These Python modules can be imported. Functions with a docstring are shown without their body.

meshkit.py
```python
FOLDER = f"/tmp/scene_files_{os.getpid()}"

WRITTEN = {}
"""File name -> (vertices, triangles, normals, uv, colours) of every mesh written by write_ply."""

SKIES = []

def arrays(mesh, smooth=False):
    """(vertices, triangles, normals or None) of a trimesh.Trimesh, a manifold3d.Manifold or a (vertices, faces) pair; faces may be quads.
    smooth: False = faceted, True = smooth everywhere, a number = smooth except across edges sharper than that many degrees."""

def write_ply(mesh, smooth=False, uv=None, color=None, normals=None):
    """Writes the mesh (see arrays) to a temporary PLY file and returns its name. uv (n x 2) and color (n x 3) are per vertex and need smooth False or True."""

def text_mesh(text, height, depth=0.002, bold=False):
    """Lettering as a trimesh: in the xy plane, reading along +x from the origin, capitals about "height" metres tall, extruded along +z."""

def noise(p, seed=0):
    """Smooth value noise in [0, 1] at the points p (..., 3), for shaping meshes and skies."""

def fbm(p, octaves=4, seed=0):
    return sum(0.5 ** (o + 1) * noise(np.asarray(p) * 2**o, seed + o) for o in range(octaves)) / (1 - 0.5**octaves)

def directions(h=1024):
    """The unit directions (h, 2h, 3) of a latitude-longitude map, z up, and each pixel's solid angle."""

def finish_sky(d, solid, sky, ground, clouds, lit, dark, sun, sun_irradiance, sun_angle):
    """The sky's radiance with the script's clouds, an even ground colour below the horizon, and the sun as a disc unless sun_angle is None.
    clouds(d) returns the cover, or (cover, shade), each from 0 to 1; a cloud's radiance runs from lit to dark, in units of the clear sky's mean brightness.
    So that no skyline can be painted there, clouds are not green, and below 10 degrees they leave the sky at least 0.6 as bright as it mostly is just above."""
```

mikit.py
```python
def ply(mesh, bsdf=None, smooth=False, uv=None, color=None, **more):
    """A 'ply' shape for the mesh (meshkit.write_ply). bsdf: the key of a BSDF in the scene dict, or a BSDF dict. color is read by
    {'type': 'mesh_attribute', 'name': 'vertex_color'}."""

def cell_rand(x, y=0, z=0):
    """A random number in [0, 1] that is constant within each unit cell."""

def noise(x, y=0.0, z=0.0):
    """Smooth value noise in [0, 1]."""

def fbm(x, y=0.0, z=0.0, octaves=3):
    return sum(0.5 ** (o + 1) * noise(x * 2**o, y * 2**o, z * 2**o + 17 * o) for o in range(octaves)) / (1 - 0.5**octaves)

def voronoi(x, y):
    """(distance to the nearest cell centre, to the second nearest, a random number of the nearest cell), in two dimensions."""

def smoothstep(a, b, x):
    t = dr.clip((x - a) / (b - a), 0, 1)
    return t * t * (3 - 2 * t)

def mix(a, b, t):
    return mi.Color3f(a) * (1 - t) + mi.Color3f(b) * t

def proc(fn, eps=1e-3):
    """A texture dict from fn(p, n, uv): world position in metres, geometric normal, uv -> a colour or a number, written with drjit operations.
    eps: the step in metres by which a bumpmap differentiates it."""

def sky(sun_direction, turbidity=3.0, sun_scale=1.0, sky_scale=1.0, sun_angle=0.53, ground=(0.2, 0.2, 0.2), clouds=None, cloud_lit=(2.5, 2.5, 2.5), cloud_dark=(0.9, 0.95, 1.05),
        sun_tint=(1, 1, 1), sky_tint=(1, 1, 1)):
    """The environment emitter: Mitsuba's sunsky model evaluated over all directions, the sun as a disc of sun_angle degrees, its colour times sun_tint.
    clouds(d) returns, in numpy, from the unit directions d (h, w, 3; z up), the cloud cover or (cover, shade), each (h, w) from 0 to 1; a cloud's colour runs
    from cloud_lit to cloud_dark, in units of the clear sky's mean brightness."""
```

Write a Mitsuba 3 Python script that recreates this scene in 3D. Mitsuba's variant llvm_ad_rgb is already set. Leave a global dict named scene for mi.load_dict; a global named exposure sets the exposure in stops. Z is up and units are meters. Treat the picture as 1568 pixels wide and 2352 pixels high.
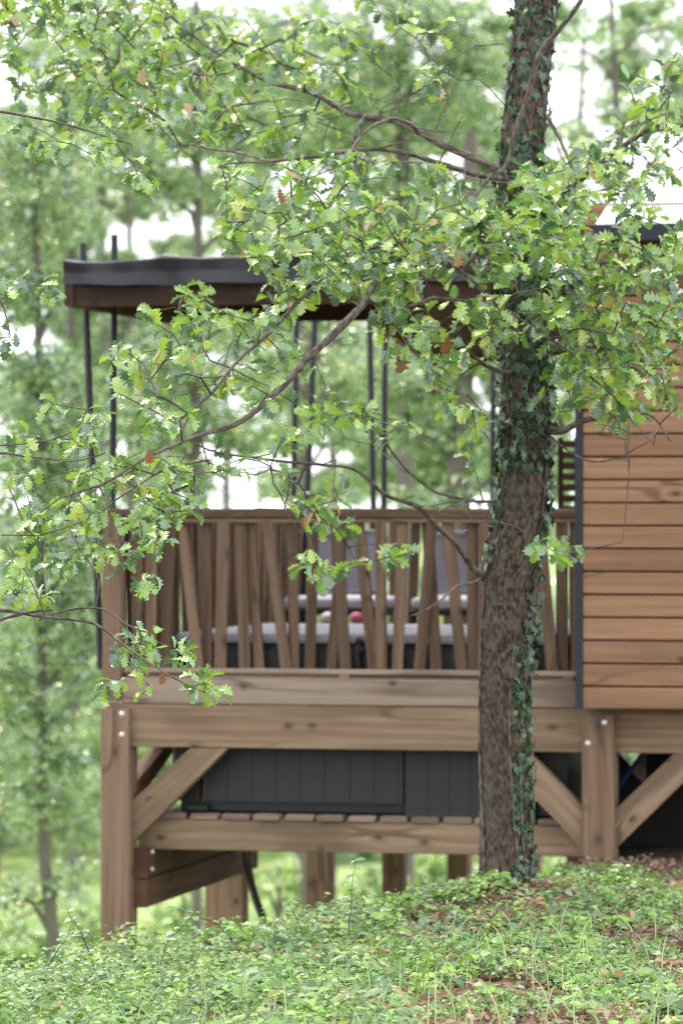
import math, random
import numpy as np
import trimesh
import drjit as dr
import mitsuba as mi
import mikit, meshkit
from mikit import proc, noise, fbm, voronoi, cell_rand, smoothstep, mix

T = mi.ScalarTransform4f
scene, labels = {}, {}
rng = np.random.default_rng(11)
random.seed(11)

# ------------------------------------------------------------------ camera, light, exposure
EYE = 1.70                      # eye height over the ground under the camera
F, CX, CY = 9500.0, 784.0, 1176.0   # plan unit: a 1568 x 2352 sheet seen through this focal length
scene['camera'] = {
    'type': 'thinlens', 'fov': math.degrees(2 * math.atan(CX / F)), 'fov_axis': 'x',
    'aperture_radius': 0.021, 'focus_distance': 16.6,
    'near_clip': 0.5, 'far_clip': 4000.0,
    'to_world': T().look_at(origin=[0, 0, EYE], target=[0, 10, EYE], up=[0, 0, 1]),
}
scene['sky'] = mikit.sky([-0.25, 0.35, 0.9], turbidity=3, sun_scale=0.25, sun_angle=16, clouds=lambda d: 1.0,
                         cloud_lit=(2.45, 2.5, 2.6), ground=(0.12, 0.15, 0.08))
exposure = 3.3


def at(x, y, Y):
    """plan position -> point at distance Y"""
    return np.array([(x - CX) / F * Y, Y, EYE + (CY - y) / F * Y])


# ------------------------------------------------------------------ materials
def M3(c):
    return mi.Color3f(*c)


def wood_fn(a, b, dark, knots=0.45, stain=0.55, tone=0.33):
    def fn(p, n, uv):
        u, v = uv.x, uv.y
        i = dr.floor(u / 20.0)
        k = cell_rand(i, 3, 1)
        u = u - i * 20.0 + k * 7.0
        g = fbm(u * 1.6, v * 55.0, i, 3)
        w = v * 16.0 + 2.2 * noise(u * 0.8, v * 3.5, i) + 0.6 * noise(u * 3.0, v * 9.0, i)
        r = 0.5 + 0.5 * dr.sin(w * 6.283)
        fine = noise(u * 9.0, v * 260.0, i)
        t = dr.clip(0.46 * smoothstep(0.22, 0.78, g) + 0.2 * r + 0.16 * fine + tone * (k - 0.5) * 2 + 0.12, 0, 1)
        c = mix(a, b, t)
        d, _, q = voronoi(u * 4.2 + 31 * k, v * 7.0)
        kn = smoothstep(0.16, 0.07, d) * dr.select(q < knots * 0.4, 1.0, 0.0)
        crack = smoothstep(0.045, 0.012, dr.abs(noise(u * 1.3, v * 9.0, i + 40.0) - 0.5)) * smoothstep(0.5, 0.62, noise(u * 2.1, v * 5.0, i + 50.0)) * 0.6
        halo = dr.maximum(crack, smoothstep(0.32, 0.12, d) * dr.select(q < knots * 0.4, 0.35, 0.0))
        s = smoothstep(0.52, 0.74, fbm(u * 0.9, v * 4.0, i + 5.0, 4)) * stain
        return mix(c, dark, dr.clip(dr.maximum(kn * 0.9, dr.maximum(halo, s)), 0, 0.95))
    return fn


def wood(key, a, b, dark, rough=0.75, **k):
    scene[key] = {'type': 'principled', 'base_color': proc(wood_fn(a, b, dark, **k)), 'roughness': rough, 'specular': 0.3}


wood('wood_beam', (0.16, 0.105, 0.066), (0.335, 0.238, 0.158), (0.085, 0.055, 0.035))
wood('wood_post', (0.16, 0.10, 0.066), (0.305, 0.205, 0.14), (0.08, 0.05, 0.035), stain=0.35)
wood('wood_grey', (0.155, 0.113, 0.087), (0.335, 0.258, 0.202), (0.07, 0.05, 0.04))
wood('wood_rail', (0.078, 0.048, 0.032), (0.205, 0.137, 0.093), (0.055, 0.034, 0.022), tone=0.35)
wood('wood_red', (0.085, 0.042, 0.026), (0.15, 0.078, 0.048), (0.04, 0.02, 0.012))
wood('wood_dark', (0.032, 0.016, 0.010), (0.066, 0.034, 0.021), (0.010, 0.007, 0.006))
wood('wood_clad', (0.265, 0.146, 0.082), (0.40, 0.235, 0.142), (0.10, 0.05, 0.03), knots=0.3, stain=0.3, tone=0.2)


def plain(key, c, rough=0.6, metal=0.0, spec=0.4, var=0.12, sc=9.0):
    def fn(p, n, uv):
        f = fbm(p.x * sc, p.y * sc, p.z * sc, 3)
        return M3(c) * (1 - var + 2 * var * f)
    scene[key] = {'type': 'twosided', 'bsdf': {'type': 'principled', 'base_color': proc(fn), 'roughness': rough, 'metallic': metal, 'specular': spec}}


plain('metal_navy', (0.022, 0.028, 0.045), 0.45)
plain('pole_black', (0.020, 0.024, 0.034), 0.42)
plain('tarp', (0.016, 0.017, 0.025), 0.42, spec=0.5, var=0.2, sc=3)
plain('tub_panel', (0.024, 0.027, 0.032), 0.55)
plain('tub_black', (0.012, 0.013, 0.015), 0.5)
plain('vinyl_grey', (0.36, 0.36, 0.42), 0.5)
plain('cushion', (0.23, 0.225, 0.265), 0.9, spec=0.1)
plain('cushion_light', (0.42, 0.42, 0.50), 0.9, spec=0.1)
plain('zinc', (0.82, 0.83, 0.84), 0.35, 0.5)
plain('pink', (0.52, 0.16, 0.26), 0.7)
plain('lilac', (0.50, 0.33, 0.42), 0.8)
plain('blue', (0.02, 0.035, 0.16), 0.6)
plain('white', (0.66, 0.66, 0.70), 0.6)
plain('rubber', (0.03, 0.026, 0.026), 0.5)
plain('roof_grey', (0.55, 0.55, 0.62), 0.5)
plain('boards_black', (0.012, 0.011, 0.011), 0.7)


def bark_fn(a, b, moss, scale=1.0):
    def fn(p, n, uv):
        u, v = uv.x, uv.y
        q = fbm(u * 95 * scale, v * 42 * scale, 0.0, 4)
        c = mix(a, b, smoothstep(0.26, 0.70, q * 0.7 + 0.3 * noise(u * 150 * scale, v * 60 * scale, 4.0)))
        m = smoothstep(0.55, 0.7, fbm(u * 7, v * 3.3, 9.0, 3))
        r = smoothstep(0.5, 0.72, fbm(u * 5, v * 1.6, 21.0, 3))
        c = mix(c, M3((0.085, 0.058, 0.045)), r * 0.4)
        return mix(c, moss, m * 0.18)
    return fn


scene['bark'] = {'type': 'principled', 'base_color': proc(bark_fn((0.036, 0.028, 0.023), (0.155, 0.122, 0.10), (0.10, 0.12, 0.085))), 'roughness': 0.9, 'specular': 0.2}
scene['bark_limb'] = {'type': 'principled', 'base_color': proc(bark_fn((0.055, 0.044, 0.038), (0.19, 0.165, 0.145), (0.12, 0.14, 0.11), 0.7)), 'roughness': 0.85, 'specular': 0.25}
scene['bark_far'] = {'type': 'principled', 'base_color': {'type': 'rgb', 'value': [0.13, 0.115, 0.105]}, 'roughness': 0.9}
VC = {'type': 'mesh_attribute', 'name': 'vertex_color'}


def leaf_bsdf(key, trans, rough, coat=.8):
    """a leaf: light passing through it, and a waxy face on either side"""
    scene[key] = {'type': 'blendbsdf', 'weight': 1 - trans,
                  'through': {'type': 'principledthin', 'base_color': VC, 'roughness': .6, 'diff_trans': 2.0},
                  'face': {'type': 'twosided', 'bsdf': {'type': 'principled', 'base_color': VC, 'roughness': rough, 'eta': 2.3 if coat > .9 else 1.7, 'clearcoat': coat, 'clearcoat_gloss': .55, 'sheen': .9 * coat, 'sheen_tint': .15}}}


leaf_bsdf('leaf', .41, .26, 1.0)
leaf_bsdf('leaf_low', .36, .38, .5)
leaf_bsdf('leaf_gloss', .15, .40, .25)
scene['leaf_dry'] = {'type': 'principledthin', 'base_color': VC, 'roughness': 0.7, 'diff_trans': 0.6, 'eta': 1.4}


def ground_fn(p, n, uv):
    f = fbm(p.x * 3.0, p.y * 3.0, 0.0, 4)
    g = fbm(p.x * 22.0, p.y * 22.0, 3.0, 3)
    soil = mix((0.05, 0.036, 0.027), (0.21, 0.15, 0.115), smoothstep(0.3, 0.75, 0.55 * f + 0.45 * g))
    m = fbm(p.x * 0.9, p.y * 0.45, 7.0, 4)
    grass = mix((0.15, 0.25, 0.09), (0.36, 0.43, 0.20), smoothstep(0.3, 0.7, 0.6 * m + 0.4 * f))
    e = smoothstep(-1.0, -2.0, p.z + 0.5 * f)
    return mix(soil, grass, e)


scene['soil'] = {'type': 'diffuse', 'reflectance': proc(ground_fn)}


# ------------------------------------------------------------------ helpers
def num(base):
    if base not in scene and base not in labels:
        return base
    k = 1
    while f'{base}_{k:03d}' in scene or f'{base}_{k:03d}' in labels:
        k += 1
    return f'{base}_{k:03d}'


_next = {}


def key_for(name, parent):
    base = f'{parent}__{name}' if parent else name
    if base not in scene and base not in labels:
        return base
    k = _next.get(base, 1)
    while f'{base}_{k:03d}' in scene or f'{base}_{k:03d}' in labels:
        k += 1
    _next[base] = k + 1
    return f'{base}_{k:03d}'


def put(name, shape, parent=None, label=None, kind=None):
    key = key_for(name, parent)
    scene[key] = shape
    d = {}
    if label: d['label'] = label
    if kind: d['kind'] = kind
    if d: labels[key] = d
    return key


def thing(name, label, cat, group=None):
    key = key_for(name, None)
    labels[key] = {'label': label, 'category': cat}
    if group: labels[key]['group'] = group
    return key


def unit(v):
    v = np.asarray(v, float)
    return v / np.linalg.norm(v)


_bid = [0]


def extrude(profile, p0, ax, ex, ey, length):
    """profile (n,2) ccw in (ex, ey) swept along ax from p0; flat faces with own vertices; u runs along the sweep in metres."""
    _bid[0] += 1
    off = 20.0 * _bid[0] + 4.0
    pr = np.asarray(profile, float)
    n = len(pr)
    V, Fc, UV = [], [], []
    per = 0.0
    ring0 = p0 + pr[:, :1] * ex + pr[:, 1:] * ey
    ring1 = ring0 + ax * length
    for i in range(n):
        j = (i + 1) % n
        w = np.linalg.norm(pr[j] - pr[i])
        b = len(V)
        V += [ring0[i], ring1[i], ring1[j], ring0[j]]
        UV += [(off, per), (off + length, per), (off + length, per + w), (off, per + w)]
        Fc += [(b, b + 2, b + 1), (b, b + 3, b + 2)]
        per += w
    for ring, fl in ((ring0, 1), (ring1, 0)):
        b = len(V)
        V += list(ring)
        UV += [(off + 0.15 * q[1], per + q[0]) for q in pr]
        for i in range(1, n - 1):
            Fc.append((b, b + i + 1, b + i) if fl else (b, b + i, b + i + 1))
    V, Fc, UV = np.array(V), np.array(Fc), np.array(UV)
    return V, Fc, UV


def rect_prof(w, h, c):
    c = min(c, w * 0.4, h * 0.4)
    x, y = w / 2, h / 2
    return [(-x + c, -y), (x - c, -y), (x, -y + c), (x, y - c), (x - c, y), (-x + c, y), (-x, y - c), (-x, -y + c)]


def bar(p0, p1, wdir, w, h, c=0.004):
    """straight timber from p0 to p1 (centre line); w along wdir, h across it"""
    p0, p1 = np.asarray(p0, float), np.asarray(p1, float)
    ax = unit(p1 - p0)
    ex = unit(np.asarray(wdir, float) - ax * np.dot(wdir, ax))
    ey = np.cross(ax, ex)
    return extrude(rect_prof(w, h, c), p0, ax, ex, ey, np.linalg.norm(p1 - p0))


def outward(V, Fc):
    q = V - V.mean(0)
    return Fc if np.einsum('ni,ni->', q[Fc[:, 0]], np.cross(q[Fc[:, 1]], q[Fc[:, 2]])) > 0 else Fc[:, ::-1]


def shp(m, bsdf, **k):
    V, Fc, UV = m
    Fc = outward(V, Fc)
    return mikit.ply((V, Fc), bsdf, uv=UV, **k)


def tube(pts, rad, sides=8, uvs=1.0):
    """tapered tube along a polyline, closed by its last ring; returns V, F, UV (for smooth=True)"""
    P, R = np.asarray(pts, float), np.asarray(rad, float)
    n = len(P)
    tan = np.gradient(P, axis=0)
    tan /= np.linalg.norm(tan, axis=1, keepdims=True) + 1e-9
    ref = np.array([0.0, 1.0, 0.0]) if abs(tan[0][1]) < 0.8 else np.array([1.0, 0, 0])
    V, UV = [], []
    L = np.concatenate([[0], np.cumsum(np.linalg.norm(np.diff(P, axis=0), axis=1))])
    a = np.linspace(0, 2 * np.pi, sides + 1) + np.pi / 2
    for i in range(n):
        ex = unit(np.cross(ref, tan[i]))
        ey = np.cross(tan[i], ex)
        ref = np.cross(ex, tan[i]) * -1
        V.append(P[i] + R[i] * (np.cos(a)[:, None] * ex + np.sin(a)[:, None] * ey))
        UV.append(np.stack([(a - np.pi / 2) * R[i] * uvs + 0.37 * len(P), np.full(sides + 1, L[i])], 1))
        ref = ey
    V, UV = np.concatenate(V), np.concatenate(UV)
    i, j = np.meshgrid(np.arange(n - 1), np.arange(sides), indexing='ij')
    a0 = (i * (sides + 1) + j).ravel()
    b0 = a0 + sides + 1
    Fc = np.concatenate([np.stack([a0, b0, a0 + 1], 1), np.stack([a0 + 1, b0, b0 + 1], 1)])
    return V, Fc[:, ::-1], UV


def join(ms):
    V, Fc, UV, o = [], [], [], 0
    for v, f, u in ms:
        V.append(v); Fc.append(f + o); UV.append(u); o += len(v)
    return np.concatenate(V), np.concatenate(Fc), np.concatenate(UV)


def capped(pts, rad, sides=10):
    P, R = list(map(np.asarray, pts)), list(rad)
    d0, d1 = unit(P[0] - P[1]), unit(P[-1] - P[-2])
    P = [P[0] + d0 * 1e-4] + P + [P[-1] + d1 * 1e-4]
    R = [1e-4] + R + [1e-4]
    return tube(P, R, sides)


def rbox(size, r, n=7, puff=0.0):
    """soft rounded box centred on the origin"""
    b = trimesh.creation.box(extents=[1, 1, 1])
    for _ in range(4 if n > 6 else 3):
        b = b.subdivide()
    v = b.vertices.copy()
    h = np.array(size) / 2
    q = v * 2 * h
    inner = np.clip(q, -(h - r), h - r)
    d = q - inner
    # push the outer shell to a radius r
    s = np.sign(v) * (np.abs(v) > 0.499)
    d = np.where(s != 0, s * r, d)
    L = np.linalg.norm(d, axis=1, keepdims=True)
    out = inner + d / np.maximum(L, 1e-9) * r
    if puff:
        w = np.prod(np.cos(np.clip(v[:, :2], -.5, .5) * np.pi), axis=1)
        out[:, 2] += puff * w * np.sign(v[:, 2])
    return trimesh.Trimesh(out, b.faces, process=True)


def place(tm, pos, R=None):
    v = tm.vertices if R is None else tm.vertices @ np.asarray(R).T
    return trimesh.Trimesh(v + np.asarray(pos), tm.faces, process=False)


# deck frame: s to the right along the front, t to the back, z up
YAW = math.radians(12.5)
SN, CS = math.sin(YAW), math.cos(YAW)
Y0 = 25.0
X0 = (230 - CX) / F * Y0
ES, ET, EZ = np.array([CS, -SN, 0]), np.array([SN, CS, 0]), np.array([0, 0, 1.0])


def L(s, t, z):
    return np.array([X0, Y0, 0]) + s * ES + t * ET + z * EZ


def S(x, t=0.0):
    k = (x - CX) / F
    return (k * (Y0 + t * CS) - X0 - t * SN) / (CS + k * SN)


def Z(y, x=300, t=0.0):
    Yd = Y0 - S(x, t) * SN + t * CS
    return EYE + (CY - y) / F * Yd


def sbar(s0, s1, t0, t1, z0, z1, along='s', c=0.005):
    """axis-aligned timber in the deck frame"""
    sm, tm_, zm = (s0 + s1) / 2, (t0 + t1) / 2, (z0 + z1) / 2
    if along == 's':
        return bar(L(s0, tm_, zm), L(s1, tm_, zm), EZ, z1 - z0, t1 - t0, c)
    if along == 't':
        return bar(L(sm, t0, zm), L(sm, t1, zm), EZ, z1 - z0, s1 - s0, c)
    return bar(L(sm, tm_, z0), L(sm, tm_, z1), ES, s1 - s0, t1 - t0, c)


def plate(poly, t0, t1, grain, plane='s'):
    """polygon of (s, z) corners, as thick as t1 - t0; u along the direction grain"""
    _bid[0] += 1
    off = 20.0 * _bid[0] + 5.0
    P = np.array(poly, float)
    n = len(P)
    area = 0.5 * sum(P[i][0] * P[(i + 1) % n][1] - P[(i + 1) % n][0] * P[i][1] for i in range(n))
    if area < 0: P = P[::-1]
    g = unit(grain); h = np.array([-g[1], g[0]])
    conv = (lambda a, b, d: L(a, d, b)) if plane == 's' else (lambda a, b, d: L(d, a, b))
    V, Fc, UV = [], [], []
    for d, fl in ((t0, 0), (t1, 1)):
        b = len(V)
        for q in P:
            V.append(conv(q[0], q[1], d)); UV.append((off + q @ g, q @ h + 2))
        for i in range(1, n - 1):
            Fc.append((b, b + i, b + i + 1) if not fl else (b, b + i + 1, b + i))
    for i in range(n):
        j = (i + 1) % n
        b = len(V)
        for q, d in ((P[i], t0), (P[j], t0), (P[j], t1), (P[i], t1)):
            V.append(conv(q[0], q[1], d)); UV.append((off + q @ g, q @ h + 2 + d - t0))
        Fc += [(b, b + 2, b + 1), (b, b + 3, b + 2)]
    Fc = np.array(Fc)
    if plane != 's': Fc = Fc[:, ::-1]
    return np.array(V), Fc, np.array(UV)


# ------------------------------------------------------------------ the setting: ground
def sstep(a, b, x):
    t = np.clip((x - a) / (b - a), 0, 1)
    return t * t * (3 - 2 * t)


def gz(X, Y):
    X, Y = np.asarray(X, float), np.asarray(Y, float)
    near = -0.009 * np.minimum(Y, 14) - 0.027 * np.clip(Y - 14, 0, 9)
    lat = np.clip(0.75 - X, 0, 3.2)
    near = near - 0.105 * lat * sstep(11.5, 19, Y) - 0.02 * lat * lat * sstep(16, 21, Y)
    near = near + 0.125 * np.exp(-(((X - .85) / .7) ** 2 + ((Y - 21.0) / 1.1) ** 2))
    crest = 20.6 + 4.6 * sstep(0.6, 1.8, X) - 0.6 * sstep(0, -1.5, X)
    d = np.clip(Y - crest, 0, None)
    fall = -np.minimum(4.6, 0.22 * np.sqrt(d * d + 0.6) - 0.22 * np.sqrt(0.6)) * (1 - 0.75 * sstep(1.2, 4, X) * sstep(34, 26, Y))
    far = -4.2 * sstep(40, 150, Y)
    z = near + fall + far
    P = np.stack([X, Y, 0 * X], -1)
    z = z + 0.07 * (meshkit.fbm(P * 1.3, 3, 4) - 0.5) * sstep(4, 8, Y) + 0.03 * (meshkit.fbm(P * 5, 2, 8) - 0.5)
    return z


def axis(fine0, fine1, step, lo, hi):
    a = list(np.arange(fine0, fine1 + 1e-6, step))
    d = step
    while a[-1] < hi:
        d *= 1.22; a.append(min(a[-1] + d, hi))
    d = step
    while a[0] > lo:
        d *= 1.22; a.insert(0, max(a[0] - d, lo))
    return np.array(a)


gx, gy = axis(-4, 4, 0.12, -900, 900), axis(9, 30, 0.12, -200, 1500)
GX, GY = np.meshgrid(gx, gy)
GV = np.stack([GX, GY, gz(GX, GY)], -1).reshape(-1, 3)
i, j = np.meshgrid(np.arange(len(gy) - 1), np.arange(len(gx) - 1), indexing='ij')
a0 = (i * len(gx) + j).ravel()
GF = np.concatenate([np.stack([a0, a0 + 1, a0 + len(gx)], 1), np.stack([a0 + 1, a0 + len(gx) + 1, a0 + len(gx)], 1)])
put('ground', mikit.ply((GV, GF), 'soil', smooth=True))
labels['ground'] = {'kind': 'structure', 'label': 'sloping forest floor falling to a sunny meadow'}

# ------------------------------------------------------------------ the timber deck
deck = thing('timber_deck', 'raised weathered timber deck on thick posts with diagonal braces', 'deck')
zMB1, zMB0 = Z(1617), Z(1717)          # main beam
zF1 = Z(1557)                          # fascia top
zFl = Z(1548)                          # floor surface
zLB1, zLB0 = Z(1881, 340, .2), Z(1951, 340, .2)
sL0, sL1 = S(230), S(297)
sR0, sR1 = S(1335), S(1409)
zBot = -2.6


def dpart(name, m, mat, parent=deck, **k):
    return put(name, shp(m, mat), parent, **k)


def bolt(s, t, z, parent, r=0.0175):
    m = trimesh.creation.icosphere(subdivisions=2, radius=r)
    m.vertices *= [1, 0.55, 1]
    R = np.stack([ES, ET, EZ], 1)
    put('bolt', mikit.ply(place(m, L(s, t, z), R), 'zinc', smooth=True), parent)


pl = dpart('post', sbar(sL0, sL1, 0, 0.19, zBot, Z(1628), 'z', 0.008), 'wood_post')
bolt(S(280), -0.002, Z(1640), pl); bolt(S(280), -0.002, Z(1688), pl)
pr = dpart('post', sbar(sR0, sR1, 0, 0.19, gz(*L(sR0, 0, 0)[:2]) - .3, Z(1642, 1370), 'z', 0.008), 'wood_post')
bolt(S(1388), -0.002, Z(1660, 1388), pr); bolt(S(1350), -0.002, Z(1708, 1350), pr)
up = dpart('post', sbar(S(232), S(275), 0.02, 0.13, Z(1612), Z(1180), 'z', 0.006), 'wood_rail')
dpart('beam', sbar(S(240), S(1900), 0.055, 0.20, zMB0, zMB1, 's', 0.006), 'wood_beam')
dpart('fascia', sbar(S(276), S(1322), 0.045, 0.085, zMB1 + .002, zF1, 's', 0.005), 'wood_grey')
# lower beam and the plank ends that lie on it
dpart('beam', sbar(S(318, .2), S(1345, .2), 0.20, 0.30, zLB0, zLB1, 's', 0.006), 'wood_beam')
x = 366.0
k = 0
while x < 1330:
    w = 62 + random.uniform(-3, 3)
    dz = random.uniform(-.003, .004)
    th = 0.036 + random.uniform(-.003, .003)
    dpart('plank', sbar(S(x, .2), S(x + w, .2), 0.17 + random.uniform(0, .03), 2.75, zLB1 + .003, zLB1 + .003 + th, 't', 0.008), 'wood_grey')
    x += 72.5
    k += 1
# diagonal braces in the front plane
dpart('brace', plate([(S(297), Z(1841)), (S(432), Z(1718.5)), (S(515), Z(1718.5)), (S(303), Z(1933)), (S(297), Z(1933))], 0.06, 0.17, (.77, .64)), 'wood_beam')
dpart('brace', plate([(S(1335), Z(1858, 1335)), (S(1204), Z(1726, 1204)), (S(1116), Z(1726, 1116)), (S(1335), Z(1952, 1335))], 0.06, 0.17, (.72, -.7)), 'wood_beam')
dpart('brace', plate([(S(1409), Z(1862, 1409)), (S(1546), Z(1731, 1546)), (S(1634), Z(1731, 1634)), (S(1409), Z(1951, 1409))], 0.06, 0.17, (.72, .7)), 'wood_beam')
# left side: brace going back, side beams, second post row
dpart('brace', plate([(0.19, Z(1850)), (0.19, Z(1800)), (1.05, zMB0), (1.35, zMB0)], S(262), S(262) + .09, (.8, .5), 't'), 'wood_post')
dpart('side_beam', sbar(S(262), S(262) + .10, 0.20, 5.2, zMB0, zMB1, 't'), 'wood_rail')
s0 = S(299, .02)
for zt, zb in ((Z(1951), Z(2021)), (Z(2024), Z(2089))):
    b = dpart('side_beam', sbar(s0, s0 + .082, 0.10, 2.95, zb, zt, 't', 0.006), 'wood_red')
    if zt > Z(2000):
        for y in (1963, 2003):
            m = trimesh.creation.icosphere(subdivisions=2, radius=.016)
            put('bolt', mikit.ply(place(m, L(s0 + .086, 0.2, Z(y))), 'zinc', smooth=True), b)
for (x0, x1, t) in ((470, 558, 2.75), (701, 758, 3.9), (876, 925, 4.4), (1026, 1072, 4.6), (1300, 1345, 4.2), (1200, 1235, 5.0)):
    dpart('post', sbar(S(x0, t), S(x1, t), t, t + .16, zBot - 1.5, zMB0 if t > 3 else zLB0, 'z', 0.008), 'wood_post')
dpart('beam', sbar(S(470, 2.8), S(1345, 2.8), 2.78, 2.93, zLB0, zLB1, 's'), 'wood_post')
dpart('beam', sbar(S(240), S(1900), 4.3, 4.45, zMB0, zMB1, 's'), 'wood_post')
# floor boards (round the tub opening)
fl = key_for('floor', deck)
sEnd = S(1322)
tubS0, tubS1, tubT0, tubT1 = S(395, .22), S(1300, .22), 0.22, 2.4
k = 0
t = 0.09
while t < 5.2:
    segs = [(S(278), S(1900))]
    if tubT0 - .12 < t < tubT1:
        segs = [(S(278), tubS0 - .03), (tubS1 + .03, S(1900))]
    for q0, q1 in segs:
        put('plank', shp(sbar(q0, q1, t, t + .118, zFl - .032, zFl, 's', .004), 'wood_grey'), fl)
    t += .124

# railings
rail = thing('deck_railing', 'front wooden railing with uneven leaning balusters along the deck edge', 'railing')
zR1, zR0 = Z(1168), Z(1190)
put('top_rail', shp(sbar(S(236), S(1321), .06, .17, zR0, zR1, 's', .008), 'wood_rail'), rail)
put('under_rail', shp(sbar(S(276), S(1321), .075, .12, Z(1201), zR0 - .001, 's', .004), 'wood_rail'), rail)
put('bottom_rail', shp(sbar(S(276), S(1321), .06, .125, Z(1547), Z(1535), 's', .006), 'wood_grey'), rail)
for xb in (293, 785, 1300):
    put('block', shp(sbar(S(xb - 12), S(xb + 12), .062, .12, zF1 + .002, Z(1547) - .001, 's', .004), 'wood_beam'), rail)
balu = [(308, 306), (338, 336), (360, 378), (386, 371), (406, 446), (460, 462), (506, 498), (542, 552), (560, 583), (606, 650), (662, 665), (708, 700), (765, 786), (779, 752),
        (811, 848), (867, 869), (916, 904), (971, 991), (985, 957), (1018, 1053), (1075, 1075), (1107, 1103), (1150, 1160), (1195, 1190), (1231, 1263), (1283, 1284), (1312, 1313)]
for q, (xt, xb) in enumerate(balu):
    tt = 0.083 + 0.0275 * (q % 3)
    w = 0.068 + random.uniform(-.004, .006)
    put('baluster', shp(bar(L(S(xt), tt, zR0 - .012), L(S(xb), tt, Z(1536) - .001 + .002), ES, w, .024, .004), 'wood_rail'), rail)


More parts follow.
